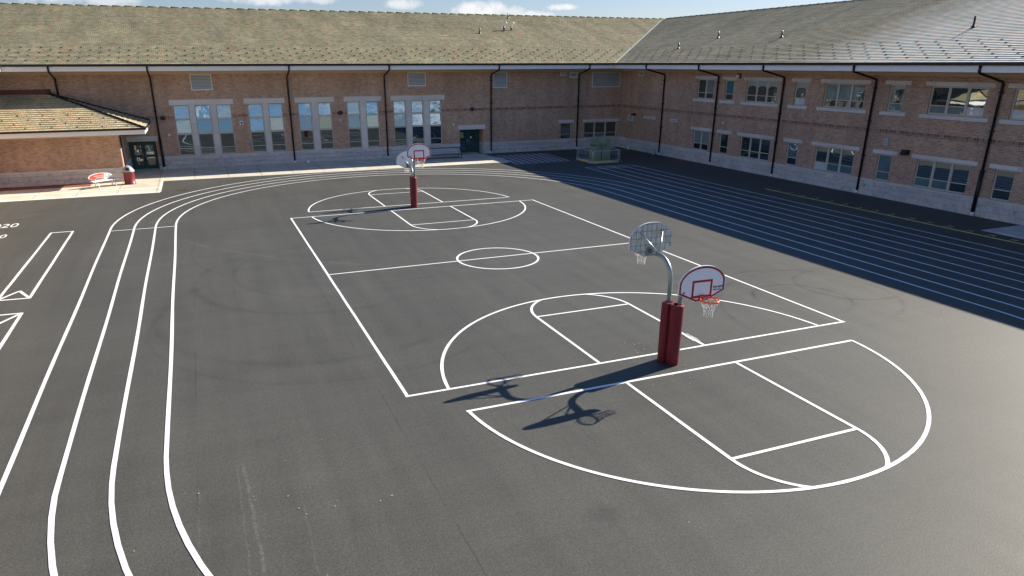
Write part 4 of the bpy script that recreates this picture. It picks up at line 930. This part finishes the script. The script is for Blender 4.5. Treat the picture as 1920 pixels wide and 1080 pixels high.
# ================================================================ basketball goals
def fan(w=1.42, h=.99):
    p = [(-.17, 0), (.17, 0), (w/2, .25), (w/2, .50)]
    for i in range(1, 24):
        a = math.pi*i/24; p.append((w/2*math.cos(a), .50+(h-.50)*math.sin(a)))
    p.append((-w/2, .50)); p.append((-w/2, .25)); return p
def inset(poly, d, c=(0, .45)):
    out_ = []; n = len(poly)
    for i in range(n):
        a, b_, c_ = Vector(poly[i-1]), Vector(poly[i]), Vector(poly[(i+1) % n])
        t1 = (b_-a).normalized(); t2 = (c_-b_).normalized(); n1 = Vector((-t1.y, t1.x)); n2 = Vector((-t2.y, t2.x)); nn = (n1+n2).normalized()
        out_.append(tuple(b_+nn*d/max(.4, nn.dot(n1))))
    return out_
def make_goal(high, ribs=True, letters=True, pad_dx=0.0):
    """built with the pole at the origin and the hoop reaching out along -y"""
    root = empty('basketball_goal')
    zb = 2.86 if high else 2.16; reach = 1.12 if high else .92
    # pole
    pm = MB(); ztop = zb+.15; r = .6 if high else .45; pts = [(0, 0, 0), (0, 0, ztop-r)]
    yb = -reach
    for i in range(1, 13):
        a = math.pi/2*i/12; pts.append((0, -r*(1-math.cos(a)), ztop-r+r*math.sin(a)))
    pts.append((0, yb+.06, ztop)); pm.tube(pts, .063, 14); pm.build('pole', 'galv', root)
    fl = MB(); fl.tube([(0, yb+.40, ztop), (0, yb+.055, ztop)], .070, 14); fl.box(-.13, .13, yb+.035, yb+.06, ztop-.13, ztop+.13); fl.build('mounting_plate', 'galv', root)
    for s in (-1, 1):
        b_ = MB(); b_.tube([(s*.02, yb+.50, ztop+.04), (s*.36, yb+.045, zb+.70)], .021, 8); b_.tube([(s*.36, yb+.06, zb+.70), (s*.36, yb+.03, zb+.70)], .04, 8); b_.build('brace', 'steel', root)
    # board
    bd = MB(); P = fan(); Pz = [(x, z+zb) for x, z in P]
    bd.prism_y(Pz, yb-.005, yb+.03, 0, 1, 0)
    board = bd.build('backboard', ['board', 'board_back' if ribs else 'board'], root)
    st = MB(); o1 = inset(P, .018); o2 = inset(P, .070); n = len(P)
    for i in range(n):
        j = (i+1) % n
        st.face([(o1[i][0], yb-.008, o1[i][1]+zb), (o1[j][0], yb-.008, o1[j][1]+zb), (o2[j][0], yb-.008, o2[j][1]+zb), (o2[i][0], yb-.008, o2[i][1]+zb)])
    for (a0, a1, c0, c1) in ((-.31, -.25, .12, .60), (.25, .31, .12, .60), (-.25, .25, .54, .60), (-.25, .25, .12, .18)):
        st.box(a0, a1, yb-.009, yb-.006, zb+c0, zb+c1, skip='+y')
    st.build('stripe', 'red_paint', board)
    if letters:
        mt = Matrix(((1, 0, 0, .345), (0, 0, 0, yb-.010), (0, 1, 0, zb+.345), (0, 0, 0, 1)))
        text_mesh('DO NOT', .078, 'lettering', 'ink', board, mt, .95, .0045)
        mt = Matrix(((1, 0, 0, .345), (0, 0, 0, yb-.010), (0, 1, 0, zb+.285), (0, 0, 0, 1)))
        text_mesh('hang on rim', .052, 'lettering', 'ink', board, mt, .98, .003)
    else:
        lg = MB(); lg.box(-.58, -.44, yb-.010, yb-.007, zb+.285, zb+.305, skip='+y'); lg.build('lettering', 'red_paint', board)
    if letters:
        lg = MB(); lg.prism_y([(-.585, zb+.27), (-.53, zb+.265), (-.50, zb+.32), (-.555, zb+.31)], yb-.011, yb-.007); lg.build('emblem', 'red_paint', board)
        lg = MB()
        for k in range(7):
            x0 = -.50+k*.042; z0 = zb+.115-k*.0195
            lg.box(x0, x0+.026, yb-.012, yb-.007, z0, z0+.022, skip='+y')
        lg.build('emblem', 'white_plastic', board)
    # rim and net
    cy = yb-.005-.15-.228; rz = zb+(.125 if high else .165)
    rm = MB(); ring = lambda rr, z: [(rr*math.cos(2*math.pi*k/32), cy+rr*math.sin(2*math.pi*k/32), z) for k in range(32)]
    rm.tube(ring(.240, rz), .016, 8, closed=True); rm.tube(ring(.237, rz-.035), .009, 6, closed=True)
    rm.box(-.085, .085, yb-.17, yb-.012, rz-.012, rz+.012); rm.box(-.085, .085, yb-.022, yb-.0095, rz-.13, rz+.03)
    for s in (-1, 1): rm.tube([(s*.07, yb-.03, rz-.10), (s*.17, cy+.17, rz-.02)], .009, 6)
    rm.build('rim', 'rim', root)
    nt_ = MB(); K = 12; prof = [(.230, 0), (.205, -.08), (.168, -.16), (.135, -.24), (.115, -.33), (.118, -.43)]
    rnd = random.Random(3)
    nodes = [[((pr*math.cos(2*math.pi*(k+.5*(i % 2))/K))+rnd.uniform(-.008, .008)*(i > 0), cy+pr*math.sin(2*math.pi*(k+.5*(i % 2))/K)+rnd.uniform(-.008, .008)*(i > 0), rz-.03+pz+rnd.uniform(-.01, .01)*(i > 0)) for k in range(K)] for i, (pr, pz) in enumerate(prof)]
    for i in range(len(prof)-1):
        for k in range(K):
            k2 = (k if i % 2 == 0 else k+1) % K; k1 = (k-1 if i % 2 == 0 else k) % K
            nt_.tube([nodes[i][k], nodes[i+1][k2]], .0055, 4, cap=False); nt_.tube([nodes[i][k], nodes[i+1][k1]], .0055, 4, cap=False)
    nt_.build('net', 'net', root)
    # wrap-round pad
    pd = MB(); K = 40; rr = .185; H = 1.80; seam = 1.2
    for (za, zb_) in ((0, H),):
        rows = [0.02, .06, .3, .6, .9, 1.2, 1.5, 1.74, H]
        def rad(k, z):
            a = 2*math.pi*k/K; d = abs((a-seam+math.pi) % (2*math.pi)-math.pi)
            q = rr*(1+.02*math.sin(3*a+z*3))-.035*math.exp(-(d/.16)**2)
            if z > H-.02: q *= .965
            if z < .04: q *= .975
            return q
        base = len(pd.v)
        for z in rows:
            for k in range(K): a = 2*math.pi*k/K; q = rad(k, z); pd.v.append((q*math.cos(a), q*math.sin(a), z))
        for i in range(len(rows)-1):
            for k in range(K):
                pd.f.append((base+i*K+k, base+i*K+(k+1) % K, base+(i+1)*K+(k+1) % K, base+(i+1)*K+k)); pd.uv.append([(0, 0)]*4); pd.mi.append(0); pd.sm.append(True)
        b2 = len(pd.v)
        for q in (.115, .11):
            for k in range(K): a = 2*math.pi*k/K; pd.v.append((q*math.cos(a), q*math.sin(a), H+.004 if q == .115 else H-.12))
        top = base+(len(rows)-1)*K
        for k in range(K):
            pd.f.append((top+k, top+(k+1) % K, b2+(k+1) % K, b2+k)); pd.uv.append([(0, 0)]*4); pd.mi.append(0); pd.sm.append(False)
            pd.f.append((b2+k, b2+(k+1) % K, b2+K+(k+1) % K, b2+K+k)); pd.uv.append([(0, 0)]*4); pd.mi.append(0); pd.sm.append(False)
    pad = pd.build('pole_pad', 'pad_red', root, (pad_dx, 0, 0))
    return root
GG = 'padded basketball goals standing in back-to-back pairs'
low = make_goal(False, pad_dx=-.07); low.location = (11.80, 15.36, 0); low.rotation_euler = (0, 0, R(-3))
tag(low, 'nearest basketball goal, its lower white board facing the camera with DO NOT printed on it', 'basketball goal', GG)
hi_ = make_goal(True); hi_.location = (11.63, 15.64, 0); hi_.rotation_euler = (0, 0, math.pi)
tag(hi_, 'near basketball goal with the taller pole, showing the stained ribbed back of its board', 'basketball goal', GG)
fh = make_goal(True, False, False, -.07); fh.location = (11.47, 40.93, 0)
tag(fh, 'far basketball goal with the taller pole, its red-edged board facing the camera', 'basketball goal', GG)
fl2 = make_goal(False, False, False); fl2.location = (11.45, 41.27, 0); fl2.rotation_euler = (0, 0, math.pi)
tag(fl2, 'far basketball goal with the lower arm, its pale board seen from behind', 'basketball goal', GG)

# ================================================================ bench, bin, bicycle rack
be = empty('bench', (-6.62, 56.30, .032), R(38))
tag(be, 'white bench with a surfboard-shaped red, orange and white backrest beside the annex wall', 'bench')
s_ = MB(); s_.box(-.95, .95, -.20, .20, .43, .48); s_.build('seat', 'white_plastic', be)
for sx_ in (-.62, .62):
    for sy_ in (-1, 1):
        l_ = MB(); l_.tube([(sx_, sy_*.08, .43), (sx_, sy_*.26, .0)], .03, 6); l_.build('leg', 'white_plastic', be)
for sx_ in (-.55, .5):
    l_ = MB(); l_.tube([(sx_, .16, .46), (sx_, .30, .62)], .025, 6); l_.build('strut', 'white_plastic', be)
K = 40
def bp(a, k=1.0, d=0.0, zc=.72): return (-.18+.88*k*math.cos(a)*(1+.06*math.cos(a)), .26+d, zc+.24*k*math.sin(a))
bb = MB(); o_ = [bp(2*math.pi*i/K) for i in range(K)]
bb.face([(p[0], p[1]-.03, p[2]) for p in o_]); bb.face([(p[0], p[1]+.03, p[2]) for p in reversed(o_)])
for i in range(K):
    p, q = o_[i], o_[(i+1) % K]; bb.face([(q[0], q[1]-.03, q[2]), (p[0], p[1]-.03, p[2]), (p[0], p[1]+.03, p[2]), (q[0], q[1]+.03, q[2])])
brd = bb.build('backrest', 'white_plastic', be)
def clipface(xa, xb, d, m_, nm, k=.88, lean=.25):
    pts = []
    for i in range(K+1):
        x = xa+(xb-xa)*i/K; u = (x+.18)/(.88*k); 
        pts.append(x)
    top = []; bot = []
    for x in pts:
        u = max(-.985, min(.985, (x+.18)/(.90*k))); h = .24*k*math.sqrt(1-u*u)
        top.append((x+lean*h, .26+d, .72+h)); bot.append((x-lean*h, .26+d, .72-h))
    f_ = MB()
    for i in range(K): f_.face([bot[i], bot[i+1], top[i+1], top[i]])
    f_.build(nm, m_, brd)
clipface(-.93, .02, -.033, 'board_red', 'red_panel'); clipface(.03, .16, -.034, 'orange', 'orange_panel'); clipface(.55, .60, -.034, 'board_red', 'red_panel')
mt = Matrix(((1, 0, 0, -.76), (0, 0, 0, .26-.036), (0.10, 1, 0, .70), (0, 0, 0, 1))); text_mesh('kindness', .19, 'lettering', 'white_plastic', brd, mt, .85, .004) if False else None
sw_ = MB(); rn = random.Random(5)
for (z0, n_, x0) in ((.76, 6, -.62), (.64, 5, -.50)):
    x = x0
    for k in range(n_):
        sw_.tube([(x, .223, z0-.045), (x+.03, .223, z0+.045), (x+.07, .223, z0-.03), (x+.09, .223, z0+.045)], .014, 5); x += .105
sw_.build('lettering', 'white_plastic', brd)
sk = MB()
for x in (.24, .38): sk.tube([(x, .224, .60), (x+.10, .224, .70), (x+.16, .224, .82)], [.012, .022, .008], 5)
sk.build('emblem', 'grey_plastic', brd)

bn = empty('litter_bin', (-5.12, 57.05, .032))
tag(bn, 'dark red round litter bin with a grey hooded lid at the annex corner', 'litter bin')
m_ = MB(); m_.lathe((0, 0, 0), [(0, 0), (.37, 0), (.39, .02), (.39, .06), (.365, .08), (.365, .80), (.385, .82), (.385, .88), (.0, .88)], 28); m_.build('body', 'bin_red', bn)
m_ = MB(); m_.lathe((0, 0, .875), [(.40, 0), (.405, .09), (.37, .13), (.30, .24), (.20, .36), (.10, .42), (0, .43)], 28); ld = m_.build('lid', 'grey_plastic', bn)
m_ = MB(); m_.prism_y([(-.13, 1.0), (.13, 1.0), (.10, 1.19), (-.10, 1.19)], -.40, -.20); m_.build('opening', 'black', ld)

br = empty('bicycle_rack', (20.1, 61.9, .03))
tag(br, 'long low dark metal bicycle rack on the pavement in front of the back wall', 'bicycle rack')
m_ = MB(); m_.tube([(-1.6, 0, .95), (1.6, 0, .95)], .035, 8)
for z, y in ((.36, -.32), (.10, -.36), (.36, .32), (.10, .36)): m_.tube([(-1.6, y, z), (1.6, y, z)], .028, 8)
m_.build('rail', 'bronze', br)
for s in (-1, 1):
    m_ = MB(); m_.tube([(s*1.6, -.42, .0), (s*1.6, -.40, .3), (s*1.6, -.22, .62), (s*1.6, -.05, .93), (s*1.6, .05, .93), (s*1.6, .22, .62), (s*1.6, .40, .3), (s*1.6, .42, .0)], .032, 8); m_.build('end_frame', 'bronze', br)
m_ = MB()
for k in range(16):
    x = -1.5+k*.2; m_.tube([(x, 0, .95), (x, -.32, .36), (x, -.36, .1)], .014, 5); m_.tube([(x, 0, .95), (x, .32, .36), (x, .36, .1)], .014, 5)
m_.build('bars', 'rail', br)

# ================================================================ transformer and barriers
pb = MB(); pb.box(30.98, 33.42, 54.02, 56.65, 0, .10, skip='-z'); pdx = pb.build('equipment_pad', 'concrete'); tag(pdx, 'low concrete slab with yellow edges under the green electrical cabinets', 'slab')
ye = MB(); ye.box(30.96, 31.12, 54.0, 56.67, .02, .108); ye.box(31.121, 33.44, 54.0, 54.14, .02, .108); ye.build('edge_stripe', 'yellow_line', pdx)
c1 = empty('electrical_cabinet', (0, 0, 0)); tag(c1, 'lower green electrical cabinet with an overhanging lid inside the barriers', 'electrical cabinet', 'green electrical cabinets')
m_ = MB(); m_.box(31.66, 32.58, 54.62, 55.9, .10, 1.50)
for x in (31.78, 32.0, 32.3): m_.box(x, x+.05, 54.595, 54.62, .2, 1.4)
m_.build('body', 'util_green', c1)
m_ = MB(); m_.box(31.60, 32.64, 54.55, 55.95, 1.50, 1.57); m_.build('lid', 'util_lid', c1)
m_ = MB()
for y in (54.8, 55.0, 55.2, 55.4, 55.6): m_.box(31.62, 31.659, y, y+.06, 1.32, 1.46)
m_.box(31.95, 32.02, 54.57, 54.594, 1.34, 1.44); m_.box(32.44, 32.54, 54.57, 54.594, 1.34, 1.44); m_.build('vent', 'black', c1)
m_ = MB(); m_.box(32.15, 32.19, 54.585, 54.619, .2, 1.4); m_.build('door_seam', 'black', c1)
c2 = empty('electrical_cabinet', (0, 0, 0)); tag(c2, 'taller plain green electrical cabinet, behind and right of the lower one', 'electrical cabinet', 'green electrical cabinets')
m_ = MB(); m_.box(32.60, 33.12, 54.72, 56.3, .10, 1.86); m_.box(32.0, 32.599, 55.97, 56.3, .10, 1.86); m_.build('body', 'util_green', c2)
m_ = MB(); m_.box(32.57, 33.15, 54.69, 56.33, 1.86, 1.90); m_.build('lid', 'util_green', c2)
def make_barrier(Lh):
    r_ = empty('crowd_barrier'); h = Lh/2
    m_ = MB(); m_.tube([(-h, 0, .16), (-h, 0, .95), (-h+.03, 0, 1.03), (-h+.10, 0, 1.06), (h-.10, 0, 1.06), (h-.03, 0, 1.03), (h, 0, .95), (h, 0, .16)], .027, 8)
    m_.tube([(-h, 0, .20), (h, 0, .20)], .020, 8); m_.build('frame', 'rail', r_)
    m_ = MB(); n = int(Lh/.12)
    for k in range(1, n): m_.tube([(-h+Lh*k/n, 0, .20), (-h+Lh*k/n, 0, 1.06)], .0095, 5)
    m_.build('bars', 'galv', r_)
    for s in (-1, 1):
        m_ = MB(); x = s*(h-.10); m_.tube([(x, -.30, .02), (x, -.24, .10), (x, -.12, .20), (x, 0, .22), (x, .12, .20), (x, .24, .10), (x, .30, .02)], .022, 8); m_.build('foot', 'rail', r_)
    return r_
b1 = make_barrier(2.45)
for i, (x, y, rz, lab) in enumerate(((32.15, 53.85, 0, 'steel crowd barrier across the front of the green cabinets'), (30.85, 55.15, math.pi/2, 'steel crowd barrier along the left side of the green cabinets'),
                                     (33.55, 55.1, math.pi/2, 'steel crowd barrier along the right side of the green cabinets'), (32.15, 56.75, 0, 'steel crowd barrier behind the green cabinets'))):
    o = b1 if i == 0 else copy_tree(b1)
    o.location = (x, y, 0); o.rotation_euler = (0, 0, rz); tag(o, lab, 'barrier', 'crowd barriers round the green cabinets')

# ================================================================ dry leaves on the asphalt
lf = MB(); rn = random.Random(11)
for (x, y, n, s) in ((-.92, 13.4, 1, .05), (.2, 12.9, 2, .12), (.6, 12.6, 1, .05), (1.45, 11.9, 6, .35), (11.2, 16.8, 12, .4), (11.82, 15.0, 3, .15), (11.4, 14.5, 5, .2), (16.2, 49.7, 1, .1), (22, 24, 3, 2), (18, 12, 4, 3), (4, 22, 4, 3), (0, 30, 4, 3), (24, 16, 3, 2), (-2.2, 11.9, 1, .1), (14, 33, 3, 3)):
    for k in range(n):
        a, b_ = x+rn.gauss(0, s), y+rn.gauss(0, s); r_ = rn.uniform(.012, .026); t = rn.uniform(0, 6.28); z = .018
        lf.face([(a+r_*math.cos(t+q), b_+r_*.7*math.sin(t+q), z+.006*(k % 2)) for q in (0, 1.4, 3.0, 4.6)])
tag(lf.build('leaf_litter', 'leaf'), 'a scatter of tiny dry leaves on the asphalt near the hoops and track', 'leaves', kind='stuff')
